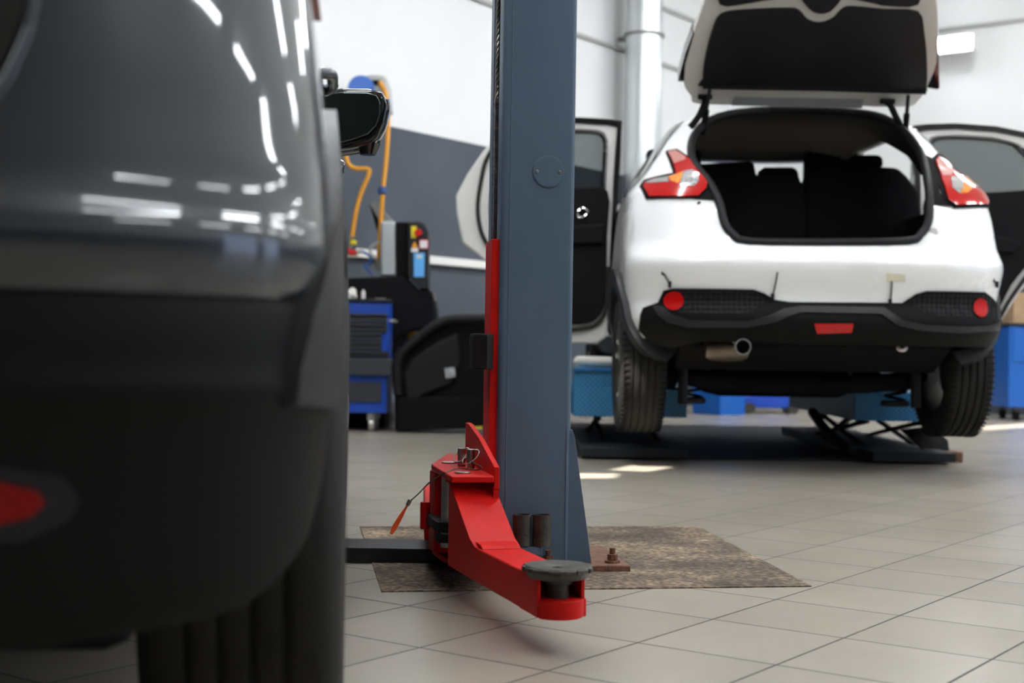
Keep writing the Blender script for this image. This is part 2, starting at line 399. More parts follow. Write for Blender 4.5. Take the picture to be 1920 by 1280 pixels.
# the one lamp seen on the far wall
p = at(1788, 82, 14.2)
wl = thing('wall_light', 'bright rectangular lamp on the far white wall right of the open hatch', 'wall light', p, -TH)
obj('housing', bx(-.20, .20, .0, .09, -.09, .09), 'rail_white', wl, bevel=.01)
obj('diffuser', bx(-.178, .178, -.04, 0.0, -.07, .07), 'lamp_tube', wl, bevel=.015)
pr = room(p)
obj('bracket', bx(-.03, .03, .09, max(.12, B1 - pr.y), -.02, .02), 'rail_white', wl)

# ------------------------------------------------------------------ car body machinery
class Body:
    """closed body shell lofted from horizontal outlines; local axes: x right, y forward from the rear bumper, z up"""
    def __init__(s, rows, p=3.0, L=.55, Lf=.8, pf=2.6, sub=3, nq=22, ns=10, bow=0.0):
        s.p, s.L, s.Lf, s.pf, s.nq, s.ns, s.bow = p, L, Lf, pf, nq, ns, bow
        V = [Vector((r[1], r[2], r[3])) for r in rows]; Z = [r[0] for r in rows]
        s.rows = []
        for i in range(len(rows) - 1):
            p0, p1, p2, p3 = V[max(i - 1, 0)], V[i], V[i + 1], V[min(i + 2, len(rows) - 1)]
            for j in range(sub):
                t = j / sub
                q = 0.5 * ((2 * p1) + (p2 - p0) * t + (2 * p0 - 5 * p1 + 4 * p2 - p3) * t * t + (3 * p1 - p0 - 3 * p2 + p3) * t ** 3)
                s.rows.append((Z[i] + (Z[i + 1] - Z[i]) * t, q.x, q.y, q.z))
        s.rows.append((Z[-1], V[-1].x, V[-1].y, V[-1].z))
    def prof(s, z):
        R = s.rows
        if z <= R[0][0]: return R[0][1:]
        for a, b in zip(R, R[1:]):
            if z <= b[0]:
                t = (z - a[0]) / (b[0] - a[0]); return tuple(a[k] + (b[k] - a[k]) * t for k in (1, 2, 3))
        return R[-1][1:]
    def rear_y(s, x, z):
        R, W, F = s.prof(z); q = min(abs(x) / W, .9999)
        return R + s.L * (1 - (1 - q ** s.p) ** (1 / s.p))
    def ring(s, z, R, W, F):
        pts = []; n = s.nq
        L = s.L; Lf = s.Lf
        if R + L + Lf > F - .05:
            k = (F - .05 - R) / (L + Lf); L *= k; Lf *= k
        for i in range(-n, n + 1):                     # rear, left to right
            t = abs(i) / n * PI / 2; sg = -1 if i < 0 else 1
            pts.append((sg * W * math.sin(t) ** (2 / s.p) if t > 0 else 0.0, R + L * (1 - max(0.0, math.cos(t)) ** (2 / s.p))))
        for i in range(1, s.ns):
            t = i / s.ns; pts.append((W + s.bow * math.sin(t * PI), R + L + (F - Lf - R - L) * t))
        for i in range(n, -n - 1, -1):
            t = abs(i) / n * PI / 2; sg = -1 if i < 0 else 1
            pts.append((sg * W * math.sin(t) ** (2 / s.pf) if t > 0 else 0.0, F - Lf * (1 - max(0.0, math.cos(t)) ** (2 / s.pf))))
        for i in range(s.ns - 1, 0, -1):
            t = i / s.ns; pts.append((-W - s.bow * math.sin(t * PI), R + L + (F - Lf - R - L) * t))
        return [Vector((a, b, z)) for a, b in pts]
    def shell(s, off=0.0, th=.02, z0=None, z1=None):
        rows = s.rows
        G = [s.ring(*r) for r in rows]; m_ = len(G); n = len(G[0])
        O = []; I = []
        UP = []; DN = []                                # wide window: a smooth offset direction over creases
        for i in range(m_):
            a = i
            while a < m_ - 1 and rows[a][0] - rows[i][0] < .06: a += 1
            b = i
            while b > 0 and rows[i][0] - rows[b][0] < .06: b -= 1
            UP.append(a); DN.append(b)
        for i in range(m_):
            o = []; ii = []
            for j in range(n):
                du = G[i][(j + 1) % n] - G[i][j - 1]; dv = G[UP[i]][j] - G[DN[i]][j]
                nn = du.cross(dv)
                nn = nn.normalized() if nn.length > 1e-9 else Vector((0, 0, 1))
                o.append(G[i][j] + nn * off); ii.append(G[i][j] + nn * (off - th))
            O.append(o); I.append(ii)
        bm = bmesh.new()
        VO = [[bm.verts.new(q) for q in r] for r in O]; VI = [[bm.verts.new(q) for q in r] for r in I]
        for i in range(m_ - 1):
            for j in range(n):
                k = (j + 1) % n
                bm.faces.new((VO[i][j], VO[i][k], VO[i + 1][k], VO[i + 1][j]))
                bm.faces.new((VI[i][j], VI[i + 1][j], VI[i + 1][k], VI[i][k]))
        for j in range(n):
            k = (j + 1) % n; bm.faces.new((VO[0][k], VO[0][j], VI[0][j], VI[0][k]))
        bm.faces.new(VO[-1]); bm.faces.new(list(reversed(VI[-1])))
        return bm
    def panel(s, name, cutter, m, off=.004, th=.012, parent=None, ang=30):
        o = obj(name, s.shell(off, th), m)
        boolean(o, [tmp(cutter)], 'INTERSECT')
        if parent: o.parent = parent
        return o
def yprism(xz, y0=-1.0, y1=1.0): return prism([(x, y0, z) for x, z in xz], (0, y1 - y0, 0))
def xprism(yz, x0, x1): return prism([(x0, y, z) for y, z in yz], (x1 - x0, 0, 0))
def arc(cy, cz, r, a0, a1, n=24): return [(cy + r * math.cos(R_(a0 + (a1 - a0) * i / n)), cz + r * math.sin(R_(a0 + (a1 - a0) * i / n))) for i in range(n + 1)]
def annulus(cy, cz, r0, r1, a0, a1, n=24, x0=.4, x1=1.3):
    return xprism(arc(cy, cz, r1, a0, a1, n) + list(reversed(arc(cy, cz, r0, a0, a1, n))), x0, x1)

def wheel(parent, x, y, z, side, R=.33, Wd=.215, rimr=.225, name='wheel', groove=4):
    """side=+1: outer face towards +x"""
    t = bpy.data.objects.new(name, None); COL.objects.link(t); t.parent = parent; t.location = (x, y, z)
    hw = Wd / 2; prof = [(rimr - .01, -hw * .80), (rimr + .02, -hw * .95), (R - .07, -hw * 1.04), (R - .03, -hw * 1.0), (R - .010, -hw * .90), (R - .003, -hw * .80)]
    gw = .011; ed = hw * .80; segs = groove + 1
    step = 2 * ed / segs
    for k in range(groove):
        c = -ed + step * (k + 1)
        prof += [(R, c - gw / 2 - .003), (R - .001, c - gw / 2), (R - .009, c - gw / 2 + .001), (R - .009, c + gw / 2 - .001), (R - .001, c + gw / 2), (R, c + gw / 2 + .003)]
    prof += [(R - .003, hw * .80), (R - .010, hw * .90), (R - .03, hw * 1.0), (R - .07, hw * 1.04), (rimr + .02, hw * .95), (rimr - .01, hw * .80)]
    bm = lathe(prof, 'x', 72, close=True)
    # sipes across the shoulders
    bmesh.ops.recalc_face_normals(bm, faces=bm.faces)
    nf = len(bm.faces)
    for k in range(72 if R < .3345 else 0):
        a = 2 * PI * k / 72
        for c in (-hw * .80, hw * .80):
            box(bm, c - .018, c + .018, -.0022, .0022, R - .006, R + .0015, mat4=Matrix.Rotation(a, 4, 'X'))
    bm.faces.ensure_lookup_table()
    for f_ in bm.faces[nf:]: f_.material_index = 1
    o = obj('tyre', bm, 'rubber', t, recalc=False); o.data.materials.append(MATS['matte_black'])
    f = side * hw
    rm = lathe([(rimr, -hw * .8), (rimr + .006, side * hw * .82), (rimr - .008, side * hw * .86), (rimr - .02, side * hw * .7), (rimr - .025, -hw * .75)], 'x', 60, close=True)
    obj('rim', rm, 'dark_steel', t, recalc=True)
    obj('rim_lip', lathe([(rimr - .006, side * hw * .60), (rimr + .007, side * hw * .80), (rimr + .007, side * hw * .90), (rimr - .012, side * hw * .88)], 'x', 60, close=True), 'chrome', t)
    sp = bmesh.new()
    for k in range(5):
        for d in (-.16, .16):
            a = 2 * PI * k / 5 + d
            pts = [Vector((f * .62, 0, .03)), Vector((f * .80, 0, .10)), Vector((f * .70, 0, rimr - .015))]
            q = Matrix.Rotation(a, 4, 'X')
            a1 = [(-.016, .035), (.016, .035), (.012, rimr - .01), (-.012, rimr - .01)]
            prism([q @ Vector((f * .55, yy, zz)) for yy, zz in a1], (f * .25, 0, 0), sp)
    obj('spokes', sp, 'rim_silver', t, bevel=.003)
    obj('hub', cyl((f * .1, 0, 0), (f * .78, 0, 0), .045), 'chrome', t, bevel=.005)
    obj('brake_disc', cyl((-f * .1, 0, 0), (f * .1, 0, 0), .15), 'dark_steel', t)
    return t

# ------------------------------------------------------------------ dark grey car, close on the left
DA = R_(6.7)
dr, df = Vector((math.cos(DA), math.sin(DA), 0)), Vector((-math.sin(DA), math.cos(DA), 0))
DO = Vector((-1.02, .95, 0))
dark = thing('car', 'dark grey car close to the camera with black wheel arch cladding and wide door mirror', 'car', DO, DA)
def dloc(p): p = Vector(p) - DO; return Vector((p.dot(dr), p.dot(df), p.z))
# z, rear y, half width, front y
DB = Body([(.27, .10, .845, 4.25), (.30, .06, .868, 4.3), (.36, .04, .876, 4.35), (.44, .025, .880, 4.37), (.49, .012, .883, 4.38), (.51, .004, .885, 4.38), (.53, .006, .882, 4.38),
           (.56, .008, .881, 4.38), (.583, .012, .880, 4.38), (.592, .013, .878, 4.38), (.602, .008, .882, 4.38), (.63, .0, .884, 4.37), (.655, .002, .884, 4.36), (.67, .012, .883, 4.35), (.69, .020, .881, 4.33), (.74, .028, .877, 4.30),
           (.85, .040, .864, 4.2), (.95, .055, .852, 4.0), (1.03, .075, .838, 3.55), (1.08, .11, .82, 3.35), (1.12, .15, .78, 3.2), (1.30, .27, .71, 2.85), (1.45, .39, .65, 2.55), (1.56, .52, .57, 2.25), (1.61, .75, .40, 1.9), (1.62, 1.0, .20, 1.6)],
          p=2.4, L=.38, Lf=.9, sub=3, nq=30, ns=14, bow=.008)
DBS = Body([(.27, .03, .872, 4.3), (.5, .01, .878, 4.38), (.7, .02, .874, 4.35), (.80, .03, .866, 4.2), (.95, .05, .85, 4.0)], p=2.4, L=.38, Lf=.9, sub=6, nq=30, ns=14, bow=.008)
DY, DFY, DZ, DR = .80, 3.45, .335, .335
side_cut = [(DY - .36, -.1), (DY - .37, .335)] + [q for q in arc(DY, DZ, .375, 178, 2, 26)] + [(DY + .38, -.1)]
def rear_lip():  # outline behind the rear wheel, seen from the side
    return [(.12, -.1), (.16, .285), (.26, .305), (.33, .36), (.375, .43), (.41, .50)] + arc(DY, DZ, .385, 153, 0, 26) + [(DY + .39, -.1)]
def fr_lip(): return [(DFY - .39, -.1)] + arc(DFY, DZ, .385, 180, 0, 26) + [(DFY + .39, -.1)]
body = obj('body', DB.shell(0, .02), 'grey_car_paint')
boolean(body, [tmp(xprism(rear_lip(), -1.5, 1.5)), tmp(xprism(fr_lip(), -1.5, 1.5)), tmp(bx(-2, 2, -1, 5, 0, .594))])
body.parent = dark
low = obj('bumper_cladding', DB.shell(0, .02), 'bumper_black')
boolean(low, [tmp(xprism(rear_lip(), -1.5, 1.5)), tmp(xprism(fr_lip(), -1.5, 1.5)), tmp(bx(-2, 2, -1, 5, .594, 3))])
low.parent = dark
for sx in (1, -1):
    x0, x1 = (.5, 1.3) if sx > 0 else (-1.3, -.5)
    poly = [(.235, .495), (.24, .53), (.262, .58), (.30, .63), (.345, .675), (.40, .72), (.45, .755), (.53, .80), (.62, .835), (.80, .845), (.95, .83), (1.08, .76), (1.18, .65), (1.25, .50), (1.26, .34)] + [(DY + .375 * math.cos(R_(a)), DZ + .375 * math.sin(R_(a))) for a in range(2, 154, 6)] + [(.40, .485)]
    DBS.panel('wheel_arch_trim', xprism(poly, x0, x1), 'satin_black_cladding', off=.018, th=.05, parent=dark)
    poly = arc(DFY, DZ, .45, 180, 0, 20) + arc(DFY, DZ, .375, 0, 180, 20)
    DBS.panel('wheel_arch_trim', xprism(poly, x0, x1), 'satin_black_cladding', off=.018, th=.05, parent=dark)
    poly = [(DY + .38, .28), (DFY - .38, .28), (DFY - .38, .42), (DY + .38, .42)]
    DB.panel('sill_cladding', xprism(poly, x0, x1), 'satin_black_cladding', off=.018, th=.04, parent=dark)
    DB.panel('side_window', xprism([(.75, 1.14), (2.95, 1.13), (2.45, 1.50), (1.2, 1.53), (.85, 1.40)], x0 * .6, x1), 'gloss_black', off=.003, th=.008, parent=dark)
    for yy in (1.42, 2.22):
        hp = [DB.rear_y(0, 0)]
        X = .858 * sx
        hz, dx = (1.04, -.012) if yy < 2 else (.985, 0)
        X2 = X + dx * sx
        obj('door_handle', tube([(X2 - .02 * sx, yy, hz - .005), (X2 + .014 * sx, yy + .03, hz), (X2 + .018 * sx, yy + .10, hz), (X2 + .014 * sx, yy + .17, hz), (X2 - .02 * sx, yy + .20, hz - .005)], .011, flat=1), 'grey_car_paint' if yy < 2 else 'chrome', dark)
    wheel(dark, sx * .785, DY, DZ, sx, R=.335, Wd=.225)
    wheel(dark, sx * .785, DFY, DZ, sx, R=.335, Wd=.225)
    DB.panel('tail_lamp', yprism([(sx * .52, .96), (sx * .95, .93), (sx * .95, 1.07), (sx * .52, 1.05)], -1, .6), 'red_lens', off=.008, th=.02, parent=dark)
DB.panel('rear_window', yprism([(-.62, 1.14), (.62, 1.14), (.50, 1.48), (-.50, 1.48)], -1, .8), 'gloss_black', off=.003, th=.008, parent=dark)
# dark glossy panel of the tailgate whose curved edge shows in the corner of the picture
DB.panel('tailgate_garnish', yprism([(-.58, .735), (-.56, .722), (.56, .722), (.585, .732), (.608, .752), (.622, .785), (.630, .82), (.635, .90), (-.635, .90), (-.630, .82), (-.622, .785), (-.608, .752)], -1, .6), 'gloss_black', off=.005, th=.016, parent=dark)
obj('garnish_lip', tube([Vector((x, DB.rear_y(x, z) - .003, z)) for x, z in ((-.4, .708), (0, .708), (.56, .718), (.590, .728), (.613, .749), (.628, .785), (.636, .82), (.641, .90))], .005), 'grey_car_paint', dark)
# red reflectors low in the bumper
for sx in (1, -1):
    DB.panel('reflector', yprism([(sx * x, z) for x, z in ((.46, .400), (.620, .400), (.645, .406), (.655, .416), (.650, .427), (.62, .436), (.46, .438))], -1, .6), 'dark_red_reflector', off=.004, th=.02, parent=dark)
    DB.panel('reflector_surround', yprism([(sx * x, z) for x, z in ((.44, .385), (.64, .385), (.672, .401), (.680, .417), (.668, .439), (.62, .449), (.44, .451))], -1, .6), 'black_plastic', off=.0015, th=.02, parent=dark)
# underside, exhaust and tow eye behind the bumper
obj('underbody', bx(-.70, .70, .30, 4.0, .25, .5), 'matte_black', dark, bevel=.03)
obj('exhaust_pipe', tube([(.46, .16, .27), (.46, .35, .28), (.40, .6, .30)], .028), 'dark_steel', dark)
obj('suspension_arm', cyl((-.7, DY, .33), (.7, DY, .33), .04), 'matte_black', dark)
# door mirrors
for sx in (1, -1):
    def mp(px, py, Y=3.80):
        q = dloc(at(px, py, Y)); return Vector((q.x * sx, q.y, q.z))
    out = [mp(*q) for q in ((596, 170), (640, 163), (690, 164), (716, 170), (727, 182), (728, 200), (722, 230), (712, 258), (695, 272), (660, 278), (625, 283), (600, 283))]
    gl = [mp(px, py, 3.775) for px, py in ((600, 176), (640, 172), (690, 173), (706, 178), (713, 190), (713, 210), (706, 235), (690, 252), (660, 262), (620, 272), (600, 274))]
    mh = obj('door_mirror', prism(out, (0, .09, 0)), 'gloss_black', dark, bevel=.02, seg=4)
    obj('mirror_glass', prism(gl, (0, .012, 0)), 'mirror_glass', mh, bevel=.004)
    cap = [p + Vector((0, .06, 0)) for p in out]
    cx = sum(p.x for p in out) / len(out); cz = sum(p.z for p in out) / len(out)
    cap2 = [Vector((cx + (p.x - cx) * 1.04, p.y + .0, cz + (p.z - cz) * 1.04)) for p in cap]
    obj('mirror_cap', prism(cap2, (0, .07, 0)), 'grey_car_paint', mh, bevel=.02, seg=4)
    a, b = mp(722, 185, 3.80), mp(727, 215, 3.8)
    obj('indicator', tube([mp(727, 185, 3.82), mp(729, 205, 3.83), mp(721, 240, 3.83), mp(709, 262, 3.83)], .006), 'chrome', mh)
    pa = mp(690, 268, 3.82)
    obj('camera_pod', cyl(pa + Vector((0, .02, 0)), pa + Vector((0, .02, -.03)), .035, .022), 'gloss_black', mh)
    obj('mirror_arm', bx(min(sx * .80, sx * .92), max(sx * .80, sx * .92), 2.80, 2.88, 1.10, 1.15), 'gloss_black', dark, bevel=.015)

# ------------------------------------------------------------------ blue steel post of the two-post lift
CA = R_(8.0)
CO = Vector((-.0325, 3.44, 0))
post = thing('lift_post', 'slate blue steel lift post with red carriage and swing arms bolted on bare concrete', 'car lift', CO, CA)
cr, cf = Vector((math.cos(CA), math.sin(CA), 0)), Vector((-math.sin(CA), math.cos(CA), 0))
def cloc(p): p = Vector(p) - CO; return Vector((p.dot(cr), p.dot(cf), p.z))
CW, CD, CH = .186, .262, 3.4
def csec():
    t = .008; r = .014
    def corner(cx, cy, a0, rad): return [(cx + rad * math.cos(R_(a0 + k * 15)), cy + rad * math.sin(R_(a0 + k * 15))) for k in range(7)]
    outer = [(0, .072)] + corner(r, r, 180, r) + corner(CW - r, r, 270, r) + corner(CW - r, CD - r, 0, r) + corner(r, CD - r, 90, r) + [(0, CD - .072)]
    inner = [(t, CD - .072)] + list(reversed(corner(r, CD - r, 90, r - t))) + list(reversed(corner(CW - r, CD - r, 0, r - t))) + list(reversed(corner(CW - r, r, 270, r - t))) + list(reversed(corner(r, r, 180, r - t))) + [(t, .072)]
    return outer + inner
obj('column', prism([(x, y, .018) for x, y in csec()], (0, 0, CH)), 'post_blue_paint', post)
obj('edge_seam', tube([(.0225, -.0005, .02), (.0225, -.0005, CH)], .0012, sm=0, n=6), 'post_blue_paint', post)
obj('base_plate', prism([(-.02, -.035, 0), (.335, -.035, 0), (.335, .30, 0), (-.02, .30, 0)], (0, 0, .018)), 'rusty_steel', post, bevel=.003)
for x, y in ((.13, -.018), (.298, .01), (.215, .26), (.03, .28)):
    bt = obj('anchor_bolt', cyl((x, y, .018), (x, y, .024), .019), 'rusty_steel', post)
    obj('nut', cyl((x, y, .024), (x, y, .040), .0135, n=6), 'rusty_steel', bt, bevel=.001)
    obj('stud', cyl((x, y, .04), (x, y, .055), .0075, n=14), 'rusty_steel', bt)
# triangular stiffeners on the back of the post
for yy in (.004, CD - .014):
    obj('stiffener', prism([(CW - .012, yy, .018), (CW + .058, yy, .018), (CW + .052, yy, .06), (CW + .010, yy, .335), (CW + .004, yy, .352), (CW - .012, yy, .355)], (0, .010, 0)), 'post_blue_paint', post, bevel=.002)
obj('weld_seam', tube([(CW - .011, .001, .02), (CW - .0115, .0, .20), (CW - .011, .001, .36)], .0022, n=6), 'post_blue_paint', post)
# round inspection cover with two screws
cc = cloc(on_plane(1028, 322, CO, cf))
cv = obj('cover_disc', cyl((cc.x, .001, cc.z), (cc.x, -.0035, cc.z), .0375, n=56), 'post_blue_paint', post, bevel=.0012)
obj('cover_rim', tube([(cc.x + .0385 * math.cos(2 * PI * k / 28), -.0015, cc.z + .0385 * math.sin(2 * PI * k / 28)) for k in range(28)], .0016, closed=True, sm=2, n=6), 'post_blue_paint', cv)
for sx in (-1, 1):
    s_ = obj('screw', cyl((cc.x + sx * .029, -.003, cc.z), (cc.x + sx * .029, -.0055, cc.z), .0042, n=18), 'zinc', cv, bevel=.0008)
    obj('slot', bx(cc.x + sx * .029 - .0028, cc.x + sx * .029 + .0028, -.0060, -.0053, cc.z - .0006, cc.z + .0006), 'matte_black', s_)
# cable and leaf chain inside the channel
cb = bmesh.new()
for k in range(3):
    tube([(.0035 + .0032 * math.cos(t * .9 + k * 2.09), .150 + .0032 * math.sin(t * .9 + k * 2.09), 1.17 + t * .0070) for t in range(0, 300)], .0030, sm=0, n=6, bm=cb)
obj('steel_cable', cb, 'steel', post)
chn = bmesh.new()
for k in range(52):
    z = .80 + k * .0125 * .64 * 1.0
    z = .60 + k * .0115
    xo = .0045
    for j in range(4):
        yy = .134 + j * .007
        h = .0085
        off = 0 if (k + j) % 2 else .0057
        prism([(xo + .009 * math.cos(a) * .75, yy, z + off + h * math.sin(a)) for a in [2 * PI * q / 10 for q in range(10)]], (0, .0042, 0), chn)
    cyl((xo, .130, z), (xo, .165, z), .0032, n=8, bm=chn)
obj('leaf_chain', chn, 'steel', post, sm=False)
obj('channel_liner', bx(.06, .066, .02, CD - .02, .02, CH), 'matte_black', post)
# red carriage
obj('carriage', prism([(-.019, .018, .05), (.012, .018, .05), (.012, .145, .05), (-.019, .145, .05)], (0, 0, .775)), 'red_lift_paint', post, bevel=.002)
# door guard rubber with ribs
gz0, gz1 = .500, .588
g = obj('door_guard', prism([(-.062, .0, gz0), (-.03, -.012, gz0), (-.012, .012, gz0), (-.012, .085, gz0), (-.062, .085, gz0)], (0, 0, gz1 - gz0)), 'rubber', post, bevel=.002)
rb = bmesh.new()
nr = 19
for k in range(nr):
    z = gz0 + .003 + k * (gz1 - gz0 - .006) / nr
    prism([(-.0645, .0, z), (-.0305, -.0145, z), (-.0285, -.013, z), (-.060, .003, z), (-.060, .08, z), (-.0645, .08, z)], (0, 0, .0024), rb)
obj('ribs', rb, 'rubber', g, sm=False)
# carriage bracket: top plate, lower plate, back plate, gusset
def wp(px, py, z): return cloc(on_z(px, py, z))
ZT = .272
top = [wp(809, 869, ZT), wp(811, 872, ZT), wp(846, 893, ZT), wp(926, 893, ZT), Vector((-.012, .02, ZT)), Vector((-.012, .25, ZT)), Vector((-.10, .25, ZT))]
ft = top[2]
brk = obj('arm_bracket', prism([p - Vector((0, 0, .014)) for p in top], (0, 0, .014)), 'red_lift_paint', post, bevel=.003)
lowp = [cloc(Vector((x, y, .052))) for x, y in ((-.185, 3.36), (-.15, 3.22), (-.05, 3.12), (-.045, 3.46), (-.07, 3.70), (-.16, 3.70))]
obj('bracket_lower_plate', prism(lowp, (0, 0, .014)), 'red_lift_paint', brk, bevel=.003)
pa, pb = wp(925, 905, ZT), Vector((-.040, .0, 0))
gus = [Vector((top[3].x + .001, top[3].y + .003, ZT - .030)), Vector((top[3].x + .001, top[3].y + .003, ZT + .02)), Vector((top[3].x - .012, top[3].y + .20, ZT + .072)), Vector((top[3].x - .021, top[3].y + .34, ZT + .096)), Vector((top[3].x - .021, top[3].y + .40, ZT + .096)), Vector((top[3].x - .021, top[3].y + .40, ZT - .030))]
obj('gusset', prism(gus, (.012, 0, 0)), 'red_lift_paint', brk, bevel=.0015)
obj('back_plate', prism([Vector((top[3].x, top[3].y + .004, .05)), Vector((top[3].x + .012, top[3].y + .004, .05)), Vector((-.004, .02, .05)), Vector((-.02, .02, .05))], (0, 0, .20)), 'red_lift_paint', brk)
# swing arm pointing at the camera
rootp = Vector((-.132, 3.07, 0)); endp = Vector((.052, 2.50, 0))
ad = (endp - rootp).normalized(); an = Vector((-ad.y, ad.x, 0))           # an points to the right side of the arm
if an.x < 0: an = -an
def ap(s, n, z): return cloc(rootp + ad * s + an * n + Vector((0, 0, z)))
AW = .092; ZB, ZM = .068, .139
prof_ = [(-.012, ZB), (.515, ZB), (.515, ZM), (.20, ZM), (.18, .146), (.02, .247), (0.0, .252), (-.012, .252)]
avec = ap(0, AW, 0) - ap(0, 0, 0)
arm = obj('swing_arm', prism([ap(s, 0, z) for s, z in prof_], avec), 'red_lift_paint', post, bevel=.004, seg=3)
obj('reinforcing_plate', prism([ap(s, -.004, z) for s, z in ((.215, .1395), (.175, .1525), (.015, .2535), (.0, .259), (-.03, .259), (-.03, .2525), (.0, .2525), (.165, .145))], (ap(0, AW + .008, 0) - ap(0, 0, 0))), 'red_lift_paint', arm, bevel=.0015)
obj('weld_lip', prism([ap(s, .004, z) for s, z in ((.19, .1395), (.245, .1395), (.225, .147), (.19, .149))], (ap(0, AW - .008, 0) - ap(0, 0, 0))), 'red_lift_paint', arm, bevel=.002)
pl = .007
for n0 in (0, AW - pl):
    obj('arm_cheek', prism([ap(s, n0, z) for s, z in ((.50, ZB), (.60, ZB), (.60, ZM), (.50, ZM))], (ap(0, pl, 0) - ap(0, 0, 0))), 'red_lift_paint', arm, bevel=.001)
obj('arm_top_plate', prism([ap(s, 0, z) for s, z in ((.50, ZM - pl), (.555, ZM - pl), (.555, ZM), (.50, ZM))], avec), 'red_lift_paint', arm, bevel=.001)
nose = [(.50, .004)] + [(.60, .004)] + [(.575 + .055 * math.cos(R_(a)), AW / 2 + .050 * math.sin(R_(a))) for a in range(-60, 61, 10)] + [(.60, AW + .004), (.50, AW + .004)]
obj('arm_nose', prism([ap(s, n, ZB - .002) for s, n in nose], (0, 0, .034)), 'red_lift_paint', arm, bevel=.003)
pc = ap(.575, AW / 2 + .002, 0)
def pz(z): return Vector((pc.x, pc.y, z))
st = obj('pad_screw', cyl(pz(ZB + .02), pz(.137), .0215), 'dark_steel', arm, bevel=.002)
obj('pad_collar', cyl(pz(.124), pz(.136), .027), 'dark_steel', st, bevel=.002)
pad = lathe([(.012, .146), (.012, .153), (.020, .156), (.040, .157), (.0595, .158), (.063, .154), (.0625, .149), (.058, .146), (.054, .136), (.030, .134), (.012, .134)], 'z', 56, loc=(pc.x, pc.y, 0), close=True)
pdo = obj('lifting_pad', pad, 'dark_steel', arm)
nt_ = bmesh.new()
for k in range(12):
    a = 2 * PI * k / 12
    box(nt_, .050, .066, -.008, .008, .148, .1565, mat4=Matrix.Translation((pc.x, pc.y, 0)) @ Matrix.Rotation(a, 4, 'Z'))
obj('pad_teeth', nt_, 'dark_steel', pdo, bevel=.002)
# pivot shaft, arm restraint, rear arm
piv = cloc(Vector((-.138, 3.15, 0)))
sh = obj('pivot_shaft', cyl((piv.x, piv.y, .10), (piv.x, piv.y, .258), .017), 'steel', arm)
obj('pivot_sleeve', cyl((piv.x, piv.y, .112), (piv.x, piv.y, .130), .030), 'black_plastic', arm, bevel=.003)
ra0 = wp(812, 905, .20)
rear = obj('rear_swing_arm', prism([cloc(Vector((x, y, .085))) for x, y in ((-.205, 3.36), (-.12, 3.33), (-.16, 3.95), (-.245, 3.95))], (0, 0, .075)), 'red_lift_paint', post, bevel=.004)
obj('arm_head', prism([cloc(Vector((x, y, .068))) for x, y in ((-.192, 3.33), (-.176, 3.27), (-.10, 3.24), (-.09, 3.42), (-.19, 3.42))], (0, 0, .19)), 'red_lift_paint', rear, bevel=.004)
obj('gear_block', prism([cloc(Vector((x, y, .135))) for x, y in ((-.198, 3.30), (-.165, 3.14), (-.12, 3.10), (-.10, 3.36), (-.195, 3.36))], (0, 0, .022)), 'black_plastic', rear)
q = wp(806, 950, .12)
obj('stop_roller', cyl(cloc(Vector((-.200, 3.30, .12))), cloc(Vector((-.200, 3.30, .185))), .012), 'red_lift_paint', rear, bevel=.003)
# pins on the bracket
for (px, py, r) in ((843, 868, .019), (868, 887, .019)):
    q = wp(px, py, ZT); d = obj('pivot_pin', cyl(q, q + Vector((0, 0, .0035)), r), 'steel', brk, bevel=.001)
for (px, py, h) in ((865, 873, .042), (882, 879, .046)):
    q = wp(px, py, ZT)
    d = obj('lock_pin', cyl(q, q + Vector((0, 0, h)), .0092), 'steel', brk, bevel=.0015)
    obj('pin_ring', tube([q + Vector((.019 * math.cos(t * PI / 6), .010 * math.sin(t * PI / 6) - .004, h * .62 + .016 * math.sin(t * PI / 6 + .8))) for t in range(12)], .0014, closed=True, n=6), 'steel', d)
q1 = wp(880, 860, ZT + .028)
pts = [wp(884, 866, ZT + .02), wp(903, 876, ZT + .014), wp(893, 880, ZT + .006), wp(862, 878, ZT + .01), wp(835, 886, ZT + .012)]
pts += [cloc(at(808, 902, 3.12)), cloc(at(785, 925, 3.12)), cloc(at(767, 941, 3.12))]
cbl = obj('tag_cable', tube(pts, .0016, n=6), 'dark_steel', brk)
obj('crimp', cyl(cloc(at(769, 937, 3.12)), cloc(at(764, 947, 3.12)), .0045), 'steel', cbl)
A_, B_ = at(764, 947, 3.12), at(733, 1001, 3.12)
dd = (B_ - A_); pn = Vector((dd.z, 0, -dd.x)).normalized()
fl = [A_ + pn * .002, A_ + dd * .35 + pn * .005, A_ + dd * .8 + pn * .0065, B_ + pn * .003, B_ - pn * .003, A_ + dd * .8 - pn * .0055, A_ + dd * .35 - pn * .004, A_ - pn * .002]
obj('orange_tag', prism([cloc(p) for p in fl], (0, .002, 0)), 'orange_tag', cbl)
# holder for the height adapters, and the two adapters standing on it
hb = obj('adapter_holder', prism([Vector(v) for v in ((.012, -.075, .050), (.105, -.075, .050), (.105, .0, .050), (.012, .0, .050))], (0, 0, .020)), 'post_blue_paint', post, bevel=.002)
for i, px in enumerate((979, 1016)):
    c = at(px, 1000, 3.395)
    t = lathe([(.0190, 0), (.0235, 0), (.0235, .076), (.0190, .076)], 'z', 36, close=True)
    o = obj('height_adapter', t, 'dark_steel', None)
    o.location = (c.x, 3.395 + (i * .004), .0715)
    tag(o, ('left worn steel adapter tube in the holder on the blue post', 'right worn steel adapter tube in the holder on the blue post')[i], 'adapter tube', 'height adapters on the post')
